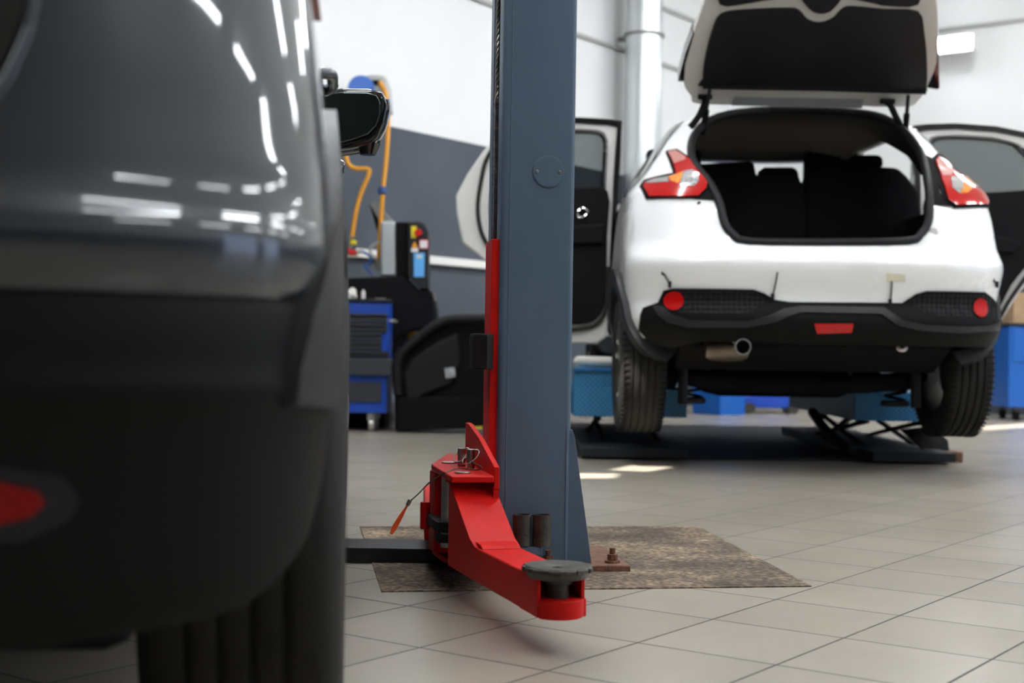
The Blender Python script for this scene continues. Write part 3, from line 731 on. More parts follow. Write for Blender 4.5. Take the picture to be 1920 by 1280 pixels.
# tread plate over the hoses between the two posts
fc = obj('floor_cover', prism([(-2.9, 3.53, 0), (-.13, 3.53, 0), (-.13, 3.70, 0), (-2.9, 3.70, 0)], (0, 0, .040)), 'black_tread_plate', None, bevel=.002)
tag(fc, 'black tread plate ramp on the floor between the grey car and the post', 'floor cover')

# ------------------------------------------------------------------ white car on the far lift, rear towards us
WO = Vector((1.386, 6.015, 0))
white = thing('car', 'white crossover car raised on a low lift with tailgate and rear doors open', 'car', WO)
def wl_(p): return Vector(p) - WO
WB = Body([(.535, .15, .74, 4.0), (.56, .10, .79, 4.05), (.62, .06, .825, 4.1), (.69, .035, .845, 4.12), (.73, .04, .852, 4.13), (.78, .055, .855, 4.13), (.84, .04, .862, 4.12), (.90, .018, .868, 4.1),
           (.945, .008, .872, 4.05), (.975, .018, .872, 4.03), (1.00, .045, .872, 4.0), (1.04, .085, .870, 3.95), (1.10, .115, .868, 3.9), (1.18, .14, .862, 3.75), (1.25, .17, .852, 3.5), (1.31, .215, .840, 3.2), (1.36, .265, .805, 3.0),
           (1.42, .325, .76, 2.95), (1.50, .40, .712, 2.85), (1.58, .48, .672, 2.7), (1.65, .56, .63, 2.55), (1.71, .66, .58, 2.35), (1.76, .82, .50, 2.15), (1.80, 1.05, .38, 1.9), (1.815, 1.25, .20, 1.7)],
          p=3.0, L=.52, Lf=.55, sub=3, nq=30, ns=14, bow=.01)
def hit(px, py):
    """point of the white car's rear surface seen at a pixel -> local (x, y, z)"""
    d = ray(px, py); o = Vector((0, 0, EYE)) - WO
    lo, hi = 5.2, 8.2
    for k in range(240):
        t = lo + (hi - lo) * k / 240; q = o + d * (t / d.y)
        if abs(q.x) < WB.prof(q.z)[1] and q.y > WB.rear_y(q.x, q.z): return q
    for k in range(6):
        q = at(px, py, (q.y if k else .4) + 6.015) - WO; q.y = WB.prof(q.z)[0] + .43
    return q
def hx(pts): return [(h.x, h.z) for h in (hit(*p) for p in pts)]
WY, WZ = .775, .492
def cl(pts, k=4): return [(v.x, v.y) for v in catmull([(a, b, 0) for a, b in pts], k, True)]
open_px = [(1405, 453), (1372, 438), (1357, 418), (1350, 388), (1342, 365), (1326, 338), (1304, 312), (1296, 290), (1296, 268), (1306, 247), (1330, 226), (1385, 211), (1480, 206), (1580, 209), (1640, 216), (1680, 235), (1708, 260), (1726, 290), (1735, 320), (1740, 350), (1742, 390), (1738, 420), (1724, 440), (1700, 452), (1560, 455)]
def op_y(px, py):
    return hit(px, py)
open_xz = cl(hx(open_px), 4)
door_ap = [(2.05, .64), (2.08, 1.20), (2.02, 1.55), (1.85, 1.70), (1.35, 1.69), (1.12, 1.58), (1.02, 1.42), (1.02, 1.20), (1.10, 1.02), (1.22, .86), (1.30, .72), (1.36, .64)]
front_ap = [(2.20, 1.30), (2.20, 1.66), (2.45, 1.62), (2.95, 1.32)]
whole = WB
def arch_cut(y, r): return xprism(arc(y, WZ, r, 0, 360, 36)[:-1], -1.5, 1.5)
def cutters(inner=False):
    return [tmp(yprism(open_xz, -1.0, .95)), tmp(arch_cut(WY, .385)), tmp(arch_cut(WY + 2.53, .385)), tmp(xprism(door_ap, -1.5, 1.5)),
            tmp(prism([(x, 1.6, z) for x, z in ((-.62, 1.36), (.62, 1.36), (.50, 1.70), (-.50, 1.70))], (0, 2.2, 0)))]
wb = obj('body', WB.shell(0, .018), 'white_car_paint')
boolean(wb, cutters() + [tmp(bx(-2, 2, -1, .5, 0, .612))]); wb.parent = white
li = obj('cabin_lining', WB.shell(-.025, .012), 'matte_black')
boolean(li, cutters() + [tmp(bx(-2, 2, -1, .5, 0, .612)), tmp(bx(-2, 2, -1, 5, 1.42, 3))]); li.parent = white
hl = obj('headliner', WB.shell(-.025, .012), 'headliner')
boolean(hl, cutters() + [tmp(bx(-2, 2, -1, 5, 0, 1.42))]); hl.parent = white
# black cladding around the bottom of the bumper
clad = [(1885, 655), (1860, 652), (1700, 648), (1520, 646), (1420, 642), (1320, 640), (1290, 645), (1262, 652), (1222, 645), (1196, 620), (1200, 590), (1205, 577), (1233, 567), (1243, 545), (1262, 541), (1412, 543), (1432, 550), (1452, 562), (1480, 566), (1690, 568), (1715, 552), (1735, 546), (1845, 548), (1860, 560), (1868, 590), (1880, 620)]
WB.panel('bumper_cladding', yprism(hx(clad), -1, .50), 'bumper_black', off=.012, th=.03, parent=white)
for sx in (0, 1):
    gp = [(1248, 566), (1252, 549), (1270, 543), (1408, 545), (1428, 555), (1432, 566), (1408, 584), (1380, 589), (1290, 589), (1262, 582)] if sx == 0 else [(1700, 563), (1722, 551), (1845, 553), (1857, 562), (1856, 580), (1845, 594), (1760, 592), (1730, 586)]
    pk = WB.panel('grille_pocket', yprism(hx(gp), -1, .45), 'honeycomb_black', off=.0145, th=.03, parent=white)
    cx, cy = ((1262, 564), (1836, 577))[sx]
    r_ = hit(cx, cy); rad = .041
    rf = WB.panel('round_reflector', yprism([(r_.x + (rad if sx == 0 else rad * .98) * math.cos(2 * PI * k / 28), r_.z + rad * math.sin(2 * PI * k / 28)) for k in range(28)], -1, .6), 'red_reflector', off=.020, th=.03, parent=white)
strip = [(1222, 572), (1244, 575), (1258, 590), (1292, 600), (1400, 602), (1440, 592), (1470, 578), (1500, 573), (1655, 576), (1690, 600), (1735, 609), (1800, 612), (1850, 611), (1872, 600), (1868, 620), (1800, 625), (1730, 621), (1680, 610), (1650, 588), (1500, 585), (1478, 592), (1450, 605), (1400, 614), (1290, 614), (1250, 605), (1232, 590)]
WB.panel('bumper_ledge', yprism(hx(strip), -1, .45), 'satin_black_cladding', off=.020, th=.03, parent=white)
WB.panel('fog_lamp', yprism(hx([(1524, 607), (1597, 607), (1594, 624), (1530, 626)]), -1, .4), 'red_lens', off=.018, th=.02, parent=white)
# lamps
def lamp(side, outer, parts):
    t = WB.panel('tail_lamp', yprism(hx(outer), -1, .62), 'red_lens', off=.018, th=.03, parent=white)
    return [WB.panel(n, yprism(hx(pg), -1, .62), m_, off=.0205, th=.03, parent=t) for n, pg, m_ in parts]
lamp(0, [(1204, 351), (1206, 344), (1222, 337), (1250, 332), (1266, 326), (1262, 311), (1250, 286), (1264, 283), (1290, 298), (1310, 318), (1325, 341), (1322, 354), (1308, 367), (1280, 369), (1216, 369)],
     [('clear_section', [(1280, 322), (1296, 319), (1308, 327), (1308, 340), (1300, 349), (1272, 349), (1276, 335)], 'clear_lens'),
      ('indicator', [(1250, 333), (1268, 327), (1280, 322), (1276, 335), (1270, 345), (1256, 340)], 'orange_lens'),
      ('clear_strip', [(1208, 344), (1225, 337), (1250, 332), (1252, 342), (1215, 345)], 'clear_lens'),
      ('fin', [(1250, 286), (1264, 283), (1282, 294), (1284, 300), (1262, 308)], 'lens_sheen')])
WB.panel('lamp_gasket', yprism(hx([(1198, 350), (1206, 338), (1262, 324), (1246, 284), (1268, 280), (1316, 314), (1330, 342), (1325, 358), (1310, 372), (1210, 374)]), -1, .62), 'matte_black', off=.008, th=.02, parent=white)
lamp(1, [(1762, 338), (1760, 328), (1750, 302), (1756, 294), (1772, 302), (1784, 320), (1800, 330), (1822, 338), (1844, 350), (1849, 362), (1848, 384), (1792, 385), (1776, 374)],
     [('clear_section', [(1778, 333), (1798, 331), (1801, 350), (1796, 364), (1782, 352)], 'clear_lens'),
      ('indicator', [(1798, 331), (1818, 338), (1822, 350), (1810, 362), (1796, 364), (1801, 350)], 'orange_lens'),
      ('clear_strip', [(1820, 338), (1844, 350), (1843, 356), (1822, 352)], 'clear_lens'),
      ('fin', [(1752, 302), (1757, 295), (1771, 303), (1783, 320), (1778, 330), (1763, 330)], 'lens_sheen')])
WB.panel('lamp_gasket', yprism(hx([(1754, 340), (1744, 298), (1756, 288), (1776, 300), (1788, 318), (1848, 344), (1854, 362), (1852, 390), (1788, 391), (1768, 372)]), -1, .62), 'matte_black', off=.008, th=.02, parent=white)
# black recesses between the lamps and the opening
WB.panel('lamp_recess', yprism(hx([(1322, 350), (1330, 340), (1345, 372), (1347, 376), (1300, 373)]), -1, .6), 'matte_black', off=.006, th=.02, parent=white)
WB.panel('lamp_recess', yprism(hx([(1732, 290), (1744, 296), (1752, 335), (1762, 362), (1786, 388), (1746, 384), (1741, 340)]), -1, .6), 'matte_black', off=.006, th=.02, parent=white)
# rubber seal of the opening
sp = []
for x, z in cl(hx(open_px), 3):
    sp.append(Vector((x, min(WB.rear_y(x, z), .93) - .004, z)))
obj('boot_seal', tube(sp, .019, n=10, closed=True, sm=0), 'black_plastic', white)
inner = [Vector((q.x * .965, q.y + .05, q.z + (.012 if q.z < 1.3 else -.02))) for q in sp]
# holes, plugs, sensor wires and tape
for px, py in ((1311, 381), (1325, 419), (1771, 392), (1766, 430)):
    q = hit(px, py); obj('fixing_hole', cyl(q + Vector((0, .004, 0)), q - Vector((0, .003, 0)), .009, n=18), 'matte_black', white)
for px, py, r in ((1344, 425, .018), (1750, 435, .020)):
    q = hit(px, py); obj('rubber_plug', cyl(q + Vector((0, .004, 0)), q - Vector((0, .004, 0)), r, n=24), 'white_car_inner', white, bevel=.002)
for a, b in (((1244, 512), (1255, 533)), ((1458, 508), (1448, 556)), ((1672, 520), (1668, 566)), ((1861, 524), (1868, 533))):
    qa, qb = hit(*a), hit(*b)
    s_ = obj('sensor_hole', cyl(qa + Vector((0, .004, 0)), qa - Vector((0, .002, 0)), .0095, n=18), 'matte_black', white)
    obj('sensor_wire', tube([qa, qa.lerp(qb, .35) - Vector((0, .012, 0)), qb - Vector((0, .012, 0))], .0035, n=6), 'matte_black', s_)
    obj('wire_plug', cyl(qb - Vector((0, .01, -.012)), qb - Vector((0, .012, .015)), .008, .006, n=12), 'black_plastic', s_)
WB.panel('masking_tape', yprism(hx([(1661, 512), (1695, 514), (1696, 528), (1663, 527)]), -1, .4), 'tape_cream', off=.004, th=.006, parent=white)
# crease lines beside the opening (panel gap) on both sides
for pts in (((1295, 374), (1303, 396), (1311, 430)), ((1787, 394), (1786, 420), (1778, 445), (1768, 463))):
    obj('panel_gap', tube([hit(*p) - Vector((0, -.002, 0)) for p in pts], .003, n=6), 'black_plastic', white)
# wheel arch cladding and sills
for sx in (1, -1):
    x0, x1 = (.45, 1.3) if sx > 0 else (-1.3, -.45)
    for yy in (WY, WY + 2.53):
        WB.panel('wheel_arch_trim', annulus(yy, WZ, .375, .462, -8, 188, 30, x0, x1), 'satin_black_cladding', off=.030, th=.07, parent=white)
    WB.panel('sill_cladding', xprism([(WY + .44, .53), (WY + 2.1, .53), (WY + 2.1, .63), (WY + .40, .63)], x0, x1), 'satin_black_cladding', off=.02, th=.05, parent=white)
    WB.panel('window_surround', xprism([(1.00, 1.20), (1.02, 1.40), (1.14, 1.60), (1.36, 1.715), (1.36, 1.69), (1.12, 1.57), (1.04, 1.40), (1.02, 1.20)], x0, x1), 'gloss_black', off=.008, th=.02, parent=white)
    WB.panel('front_window', xprism([(2.12, 1.28), (2.11, 1.64), (2.35, 1.63), (2.62, 1.50), (2.95, 1.29)], x0 * .6, x1), 'gloss_black', off=.004, th=.012, parent=white)
    WB.panel('quarter_window', xprism([(.60, 1.335), (.97, 1.29), (.99, 1.60), (.83, 1.69), (.78, 1.65)], x0, x1), 'gloss_black', off=.004, th=.012, parent=white)
    wheel(white, sx * .765, WY, WZ, sx, R=.334, Wd=.215, rimr=.222)
    wheel(white, sx * .765, WY + 2.53, WZ, sx, R=.334, Wd=.215, rimr=.222)
    obj('wheel_liner', xprism(arc(WY, WZ + .01, .384, 0, 170, 24) + list(reversed(arc(WY, WZ + .01, .376, 0, 170, 24))), sx * .52, sx * .80), 'matte_black', white)
# floor of the boot, underbody, exhaust, suspension
obj('boot_floor', bx(-.66, .66, .16, 1.15, .985, 1.01), 'matte_black', white)
obj('underbody', prism([(-.62, .30, .64), (-.62, .30, .58), (-.62, .55, .47), (-.62, 3.7, .43), (-.62, 3.7, .62)], (1.24, 0, 0)), 'matte_black', white, bevel=.02)
obj('boot_side_lining', bx(-.74, -.66, .42, 1.2, .62, 1.26), 'matte_black', white)
obj('boot_side_lining', bx(.66, .74, .42, 1.2, .62, 1.26), 'matte_black', white)
obj('cabin_floor', bx(-.72, .72, 1.1, 3.6, .62, .66), 'matte_black', white)
mu = hit(1370, 650); muy = .20
def pl_(px, py, y): return at(px, py, 6.015 + y) - WO
a, b = pl_(1335, 650, .26), pl_(1400, 652, .24)
obj('exhaust_silencer', lathe([(.01, -.10), (.045, -.095), (.058, -.07), (.062, 0), (.058, .07), (.045, .095), (.01, .10)], 'x', 28, loc=(pl_(1362, 652, .26))), 'brown_steel', white)
e = pl_(1392, 650, .07)
ex = obj('exhaust_tip', lathe([(.036, -.02), (.031, -.02), (.031, .16), (.036, .16)], 'y', 36, loc=e, close=True), 'rim_silver', white)
obj('pipe_inside', cyl(e + Vector((0, .05, 0)), e + Vector((0, .055, 0)), .031), 'matte_black', ex)
obj('exhaust_hanger', tube([pl_(1370, 632, .16), pl_(1374, 640, .12), pl_(1385, 636, .14), pl_(1390, 628, .17)], .006, n=8), 'steel', white)
obj('rear_axle_beam', tube([(-.62, WY, .46), (-.45, WY - .06, .42), (0, WY - .08, .40), (.45, WY - .06, .42), (.62, WY, .46)], .045), 'matte_black', white)
obj('fuel_tank', bx(-.38, .34, 1.0, 1.7, .33, .50), 'matte_black', white, bevel=.06)
for sx in (-1, 1):
    dm = obj('shock_absorber', cyl((sx * .56, WY - .12, .30), (sx * .56, WY - .10, .62), .024), 'machine_dark', white)
    obj('trailing_arm', tube([(sx * .60, WY, .44), (sx * .57, WY + .35, .40), (sx * .50, WY + .75, .46)], .04), 'matte_black', white)
    obj('spring_seat', cyl((sx * .50, WY + .02, .30), (sx * .50, WY + .02, .33), .07), 'machine_dark', white, bevel=.01)
    obj('coil_spring', tube([(sx * .50 + .05 * math.cos(t * .6), WY + .02 + .05 * math.sin(t * .6), .33 + t * .0045) for t in range(48)], .008, n=6, sm=0), 'matte_black', white)
obj('tow_hook', tube([pl_(1684, 652, .14), pl_(1688, 656, .12), pl_(1695, 656, .12), pl_(1699, 652, .14)], .008, n=8), 'label_white', white)
# rear seats seen through the boot
def seat(name, pts, y, dep, m_='matte_black', par=white, bev=.03):
    return obj(name, prism([pl_(px, py, y) for px, py in pts], (0, dep, 0)), m_, par, bevel=bev, seg=4)
s1 = seat('rear_seat', [(1290, 480), (1285, 335), (1295, 308), (1405, 302), (1414, 306), (1418, 328), (1498, 330), (1503, 345), (1506, 366), (1512, 366), (1512, 480)], 1.20, .16)
obj('headrest', prism([pl_(px, py, 1.22) for px, py in ((1424, 335), (1426, 318), (1434, 313), (1488, 313), (1497, 320), (1499, 335))], (0, .09, 0)), 'matte_black', s1, bevel=.012, seg=3)
s2 = seat('rear_seat', [(1512, 480), (1513, 340), (1518, 318), (1532, 308), (1600, 308), (1685, 314), (1702, 330), (1726, 360), (1735, 480)], 1.20, .16)
obj('headrest', prism([pl_(px, py, 1.22) for px, py in ((1590, 312), (1592, 296), (1604, 290), (1648, 290), (1656, 296), (1657, 312))], (0, .10, 0)), 'matte_black', s2, bevel=.012, seg=3)
for sx in (-1, 1):
    f_ = obj('front_seat', bx(sx * .44 - .24, sx * .44 + .24, 2.0, 2.16, .85, 1.55), 'matte_black', white, bevel=.05, seg=3)
    obj('headrest', bx(sx * .46 - .16, sx * .46 + .16, 2.03, 2.12, 1.56, 1.73), 'matte_black', f_, bevel=.03, seg=3)
obj('dashboard', bx(-.65, .65, 2.75, 3.2, .95, 1.36), 'matte_black', white, bevel=.08, seg=3)

# tailgate, raised
HP = Vector((1.386, 6.70, 1.742)); ta = R_(40)
hd = Vector((0, -math.cos(ta), math.sin(ta))); hn = Vector((0, -math.sin(ta), -math.cos(ta)))   # hn faces down to the camera
def hg(px, py, off=0.0): return on_plane(px, py, HP + hn * off, hn) - WO
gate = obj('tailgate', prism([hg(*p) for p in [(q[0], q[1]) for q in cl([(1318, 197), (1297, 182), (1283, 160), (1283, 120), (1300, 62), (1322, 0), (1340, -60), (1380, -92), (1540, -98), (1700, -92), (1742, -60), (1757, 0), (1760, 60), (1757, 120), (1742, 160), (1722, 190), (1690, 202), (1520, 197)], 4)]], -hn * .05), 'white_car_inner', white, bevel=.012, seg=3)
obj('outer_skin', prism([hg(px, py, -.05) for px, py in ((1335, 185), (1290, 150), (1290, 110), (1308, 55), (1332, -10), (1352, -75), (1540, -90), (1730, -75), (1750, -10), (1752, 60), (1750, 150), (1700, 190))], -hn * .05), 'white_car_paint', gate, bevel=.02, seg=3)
obj('inner_trim', prism([hg(px, py, .012) for px, py in cl([(1328, 164), (1318, 150), (1322, 110), (1335, 60), (1352, 28), (1400, 20), (1480, 17), (1500, 22), (1515, 38), (1538, 44), (1562, 36), (1580, 18), (1600, 14), (1660, 20), (1722, 24), (1733, 60), (1738, 110), (1737, 165), (1722, 170), (1540, 167)], 3)], -hn * .02), 'black_plastic', gate, bevel=.004)
obj('trim_edge', tube([hg(*p, .016) for p in ((1318, 163), (1420, 165), (1540, 167), (1660, 171), (1736, 173))], .010, n=8), 'matte_black', gate)
obj('upper_trim', prism([hg(px, py, .012) for px, py in cl([(1350, 10), (1352, -40), (1400, -80), (1540, -86), (1690, -80), (1722, -40), (1722, 10), (1660, 12), (1640, 8), (1585, -2), (1572, 8), (1558, 22), (1540, 27), (1522, 22), (1505, 4), (1495, -5), (1435, 2), (1400, 8)], 3)], -hn * .02), 'black_plastic', gate, bevel=.004)
for sx in (0, 1):
    e_ = [(1300, 60), (1285, 100), (1272, 148), (1271, 153), (1283, 153), (1286, 118), (1303, 62)] if sx == 0 else [(1757, 40), (1760, 100), (1762, 165), (1758, 168), (1737, 165), (1756, 118)]
    obj('side_spoiler', prism([hg(px, py, .0) for px, py in e_], -hn * .07), 'gloss_black', gate, bevel=.003)
obj('glass_shade', prism([hg(px, py, .004) for px, py in ((1378, 182), (1620, 186), (1616, 203), (1372, 198))], -hn * .012), 'panel_grey', gate)
for a_, b_, c_ in (((1331, 168), (1325, 205), (1317, 252)), ((1703, 178), (1700, 215), (1697, 255))):
    A_ = hg(*a_, .03); B_ = pl_(*c_, .66); mid = A_.lerp(B_, .45)
    g_ = obj('gas_strut', cyl(A_, mid, .009), 'black_plastic', white); obj('strut_tube', cyl(mid, B_, .015), 'matte_black', g_)
for pts in (((1318, 182), (1322, 190), (1312, 215), (1300, 232), (1294, 238)), ((1660, 190), (1668, 195), (1678, 215), (1688, 235), (1692, 248))):
    obj('hinge_arm', tube([pl_(px, py, .62) for px, py in pts], .016, n=8), 'matte_black', white)
    q = pl_(pts[0][0] + 4, pts[0][1], .61); obj('hinge_pad', cyl(q - Vector((.035, 0, 0)), q + Vector((.035, 0, 0)), .013), 'matte_black', white, bevel=.004)

# rear doors, swung wide open (seen from inside)
def door_pts(pts, side, Y):
    out = []
    for px, py in pts:
        q = at(px, py, Y) - WO
        out.append(Vector((q.x if side < 0 else -q.x, q.y, q.z)))
    return out
def rear_door(side):
    Y = 7.62
    ol = [(1163, 231), (1140, 229), (1085, 226), (1010, 229), (955, 239), (928, 257), (905, 284), (876, 326), (855, 366), (856, 400), (867, 455), (912, 490), (955, 530), (985, 580), (1012, 628), (1040, 642), (1120, 645), (1138, 632), (1143, 560), (1147, 480), (1155, 400), (1160, 330)]
    win = [(1137, 300), (1138, 262), (1132, 250), (1120, 246), (1085, 243), (1015, 245), (968, 256), (944, 278), (925, 318), (922, 338), (1000, 345), (1080, 352), (1136, 356)]
    P = door_pts(ol, side, Y); Wn = door_pts(win, side, Y)
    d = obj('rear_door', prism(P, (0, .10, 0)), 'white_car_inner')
    boolean(d, [tmp(prism([p - Vector((0, .1, 0)) for p in Wn], (0, .4, 0)))])
    d.modifiers.new('bevel', 'BEVEL').width = .012; d.modifiers['bevel'].segments = 3; d.modifiers['bevel'].limit_method = 'ANGLE'
    d.parent = white
    def dp(pts, dy): return [p + Vector((0, dy, 0)) for p in door_pts(pts, side, Y)]
    obj('top_frame', prism(dp([(1164, 226), (1140, 223), (1085, 220), (1010, 223), (953, 233), (925, 250), (928, 258), (957, 243), (1010, 234), (1085, 231), (1140, 235), (1164, 240)], -.012), (0, .10, 0)), 'gloss_black', d, bevel=.003)
    obj('hinge_edge', prism(dp([(1166, 226), (1157, 232), (1150, 330), (1143, 480), (1139, 600), (1146, 600), (1150, 480), (1158, 370), (1163, 300)], -.014), (0, .05, 0)), 'gloss_black', d, bevel=.002)
    obj('window_frame_trim', tube(dp([(930, 320), (945, 280), (970, 260), (1015, 250), (1081, 248), (1116, 250), (1129, 256), (1134, 270), (1133, 300), (1131, 352)], -.010), .010, n=8), 'gloss_black', d)
    gl = obj('window_glass', prism(dp([(1145, 365), (1145, 242), (1085, 236), (1010, 238), (955, 250), (935, 278), (915, 320), (912, 345)], .05), (0, .006, 0)), 'tinted_glass', d)
    tr = obj('trim_panel', prism(dp([(v[0], v[1]) for v in cl([(1139, 358), (1085, 353), (1000, 346), (940, 341), (922, 350), (917, 385), (921, 430), (942, 475), (975, 520), (1000, 570), (1035, 600), (1075, 608), (1110, 603), (1130, 580), (1136, 540), (1138, 440)], 3)], -.022), (0, .03, 0)), 'matte_black', d, bevel=.006)
    obj('door_seal', tube(dp([(932, 268), (912, 300), (903, 335), (896, 385), (900, 425), (912, 455), (945, 500), (975, 545), (1005, 598), (1040, 618), (1090, 616), (1120, 606), (1136, 575), (1140, 500)], -.014), .011, n=8), 'rubber', d)
    h = dp([(1083, 398), (1092, 391), (1101, 397), (1096, 406), (1084, 408)], -.03)
    obj('inner_handle', tube(h, .006, closed=True, n=8), 'chrome', d)
    obj('armrest', prism(dp([(1132, 420), (1000, 430), (960, 440), (975, 462), (1132, 458)], -.05), (0, .04, 0)), 'matte_black', d, bevel=.015)
    obj('door_check', cyl(dp([(1150, 452)], .04)[0], dp([(1165, 452)], .15)[0], .012), 'dark_steel', d)
    return d
rear_door(-1); rear_door(1)

# paper left on the boot floor
pq = [(1583, 447), (1602, 443), (1622, 437), (1655, 441), (1662, 450), (1620, 448)]
pb_ = [at(px, py, 6.30) for px, py in pq]
bm = bmesh.new(); z = 1.012
vs = [Vector((pb_[0].x, 6.27, z)), Vector((pb_[4].x, 6.27, z)), Vector((pb_[4].x - .01, 6.42, z + .002)), Vector((pb_[2].x, 6.36, z + .030)), Vector((pb_[0].x + .02, 6.42, z + .004))]
bm = prism([vs[0], vs[1], vs[3]], (0, 0, .0015)); prism([vs[1], vs[2], vs[3]], (0, 0, .0015), bm); prism([vs[0], vs[3], vs[4]], (0, 0, .0015), bm)
tag(obj('paper_sheet', bm, 'paper'), 'crumpled white paper lying on the boot floor of the white car', 'paper')

# ------------------------------------------------------------------ low scissor lift under the white car
lift = thing('scissor_lift', 'low blue scissor lift with tread plate ends under the white car', 'car lift', WO)
for sx in (-1, 1):
    xa, xb = (-1.055, -.46) if sx < 0 else (.46, 1.055)
    if sx > 0: xa, xb = .42, .90
    pf = obj('platform', bx(xa, xb, 1.28, 3.0, .205, .355), 'blue_tread_plate', lift, bevel=.006)
    if sx < 0:
        obj('ramp_flap', bx(-1.055, -.845, 1.30, 1.50, .355, .458), 'blue_tread_plate', pf, bevel=.004)
        obj('flap_edge', bx(-1.055, -.845, 1.285, 1.305, .440, .460), 'lift_blue_paint', pf, bevel=.003)
    for yy in (1.6, 2.6):
        obj('rubber_block', bx(sx * .64 - .08, sx * .64 + .08, yy - .08, yy + .08, .355, .43), 'rubber', pf, bevel=.01)
    for y0, y1 in ((1.3, 2.8), (2.8, 1.3)):
        for dx in (-.15, .15):
            cx = (xa + xb) / 2 + dx + (.02 if y0 < y1 else -.02)
            obj('scissor_leg', prism([(cx, y0, .03), (cx, y0 + (.07 if y0 < y1 else -.07), .02), (cx, y1, .195), (cx, y1 - (.07 if y0 < y1 else -.07), .21)], (.02, 0, 0)), 'matte_black', lift)
    obj('base_frame', bx(xa + .03, xb - .03, 1.0, 3.4, .012, .06), 'machine_dark', lift, bevel=.004)
obj('shade_plate', bx(-1.08, .80, 1.12, 4.3, 0.001, .012), 'machine_dark', lift)  # thin dark sheet added for the shadow between the lift rails
# cylinder strut leaning under the right side, and the outrigger foot on the floor
obj('hydraulic_strut', tube([pl_(1523, 772, 1.9), pl_(1560, 820, 1.5), pl_(1600, 845, 1.2)], .028, n=10, sm=2), 'machine_dark', lift)
obj('hydraulic_strut', tube([pl_(1600, 778, 1.9), pl_(1572, 800, 1.8), pl_(1545, 822, 1.6)], .018, n=10, sm=2), 'dark_steel', lift)
fo = obj('outrigger', prism([pl_(1690, 806, 1.5), pl_(1745, 800, 1.5), pl_(1778, 824, 1.35), pl_(1782, 848, 1.25), pl_(1740, 850, 1.25)], (0, .05, 0)), 'matte_black', lift, bevel=.006)
q = pl_(1784, 850, 1.24)
obj('outrigger_foot', bx(q.x - .05, q.x + .045, q.y - .05, q.y + .06, .0, .055), 'rusty_steel', fo, bevel=.006)
cw = obj('cloth_bundle', bx(-1.05, -.80, 1.36, 1.60, .4615, .520), 'cloth_white', None, bevel=.03, seg=4)
cw.location = WO; tag(cw, 'off-white cloth bundle lying on the blue lift flap beside the wheel', 'cloth')

# ------------------------------------------------------------------ things along the left wall
def pxp(pts, Y, dep, m, name, parent=None, bevel=0.0, dirv=None, org=None):
    d = Vector((0, dep, 0)) if dirv is None else dirv * dep
    o_ = org if org is not None else Vector((0, 0, 0))
    return obj(name, prism([at(px, py, Y) - o_ for px, py in pts], d), m, parent, bevel=bevel)
# hose reel on the wall with its hanging yellow hose
org = at(697, 170, 9.9)
reel = thing('hose_reel', 'grey and blue hose reel high on the wall with yellow hose hanging down', 'hose reel', org)
pxp([(662, 205), (662, 178), (670, 152), (682, 141), (700, 139), (722, 141), (727, 152), (731, 205)], 9.75, .30, 'reel_grey', 'housing', reel, .02, org=org)
c = at(677, 166, 9.74) - org
obj('side_disc', lathe([(.005, -.02), (.085, -.02), (.095, 0), (.095, .02), (.005, .02)], 'y', 40, loc=c), 'reel_blue', reel)
pxp([(695, 150), (712, 150), (712, 160), (695, 160)], 9.745, .01, 'matte_black', 'hose_slot', reel, org=org)
wd = A0 - room(org).x
obj('wall_bracket', prism([Vector((-.05, .2, -.1)), Vector((-.05, .2, .1)), Vector((-.05, .2, .1)) + E2 * (wd + .03), Vector((-.05, .2, -.1)) + E2 * (wd + .03)], E1 * .05), 'bracket_grey', reel)
hs = obj('hose', tube([at(px, py, Y_) - org for px, py, Y_ in ((712, 155, 9.75), (724, 178, 9.7), (728, 230, 9.68), (724, 300, 9.66), (718, 357, 9.64), (714, 420, 9.64), (709, 490, 9.62))], .0145, n=10), 'yellow_hose', reel)
b_ = at(717, 357, 9.64) - org
obj('hose_stop', lathe([(.012, -.03), (.030, -.02), (.034, 0), (.030, .02), (.012, .03)], 'z', 24, loc=b_), 'blue_rubber', hs)
obj('hose_end', cyl(at(709, 486, 9.62) - org, at(708, 506, 9.62) - org, .02, .012), 'zinc', hs)
# second hose down to the air valve
org2 = at(660, 460, 9.6)
vl = thing('air_valve', 'small red and brass air valve on the slate wall fed by a kinked yellow hose', 'air valve', org2)
obj('hose', tube([at(px, py, 9.6) - org2 for px, py in ((646, 235), (648, 285), (654, 308), (668, 316), (690, 317), (691, 328), (676, 365), (666, 405), (660, 446))], .0145, n=10), 'yellow_hose', vl)
obj('coupling', cyl(at(660, 444, 9.6) - org2, at(657, 470, 9.6) - org2, .02, .014), 'steel', vl)
obj('yellow_collar', cyl(at(663, 450, 9.57) - org2, at(662, 458, 9.57) - org2, .022), 'switch_yellow', vl)
obj('valve_lever', prism([at(px, py, 9.57) - org2 for px, py in ((650, 462), (655, 466), (668, 470), (668, 477), (656, 478), (650, 472))], (0, .04, 0)), 'switch_red', vl, bevel=.005)
obj('brass_fitting', cyl(at(646, 481, 9.6) - org2, at(672, 481, 9.6) - org2, .016), 'zinc', vl)
obj('manifold', cyl(at(666, 472, 9.6) - org2, at(680, 471, 9.6) - org2, .014), 'reel_grey', vl)
obj('blue_tube', tube([at(px, py, 9.6) - org2 for px, py in ((678, 471), (690, 477), (696, 486), (692, 495), (683, 498), (690, 506), (697, 515))], .009, n=8), 'reel_blue', vl)
q = at(660, 470, 9.6); rq = room(q)
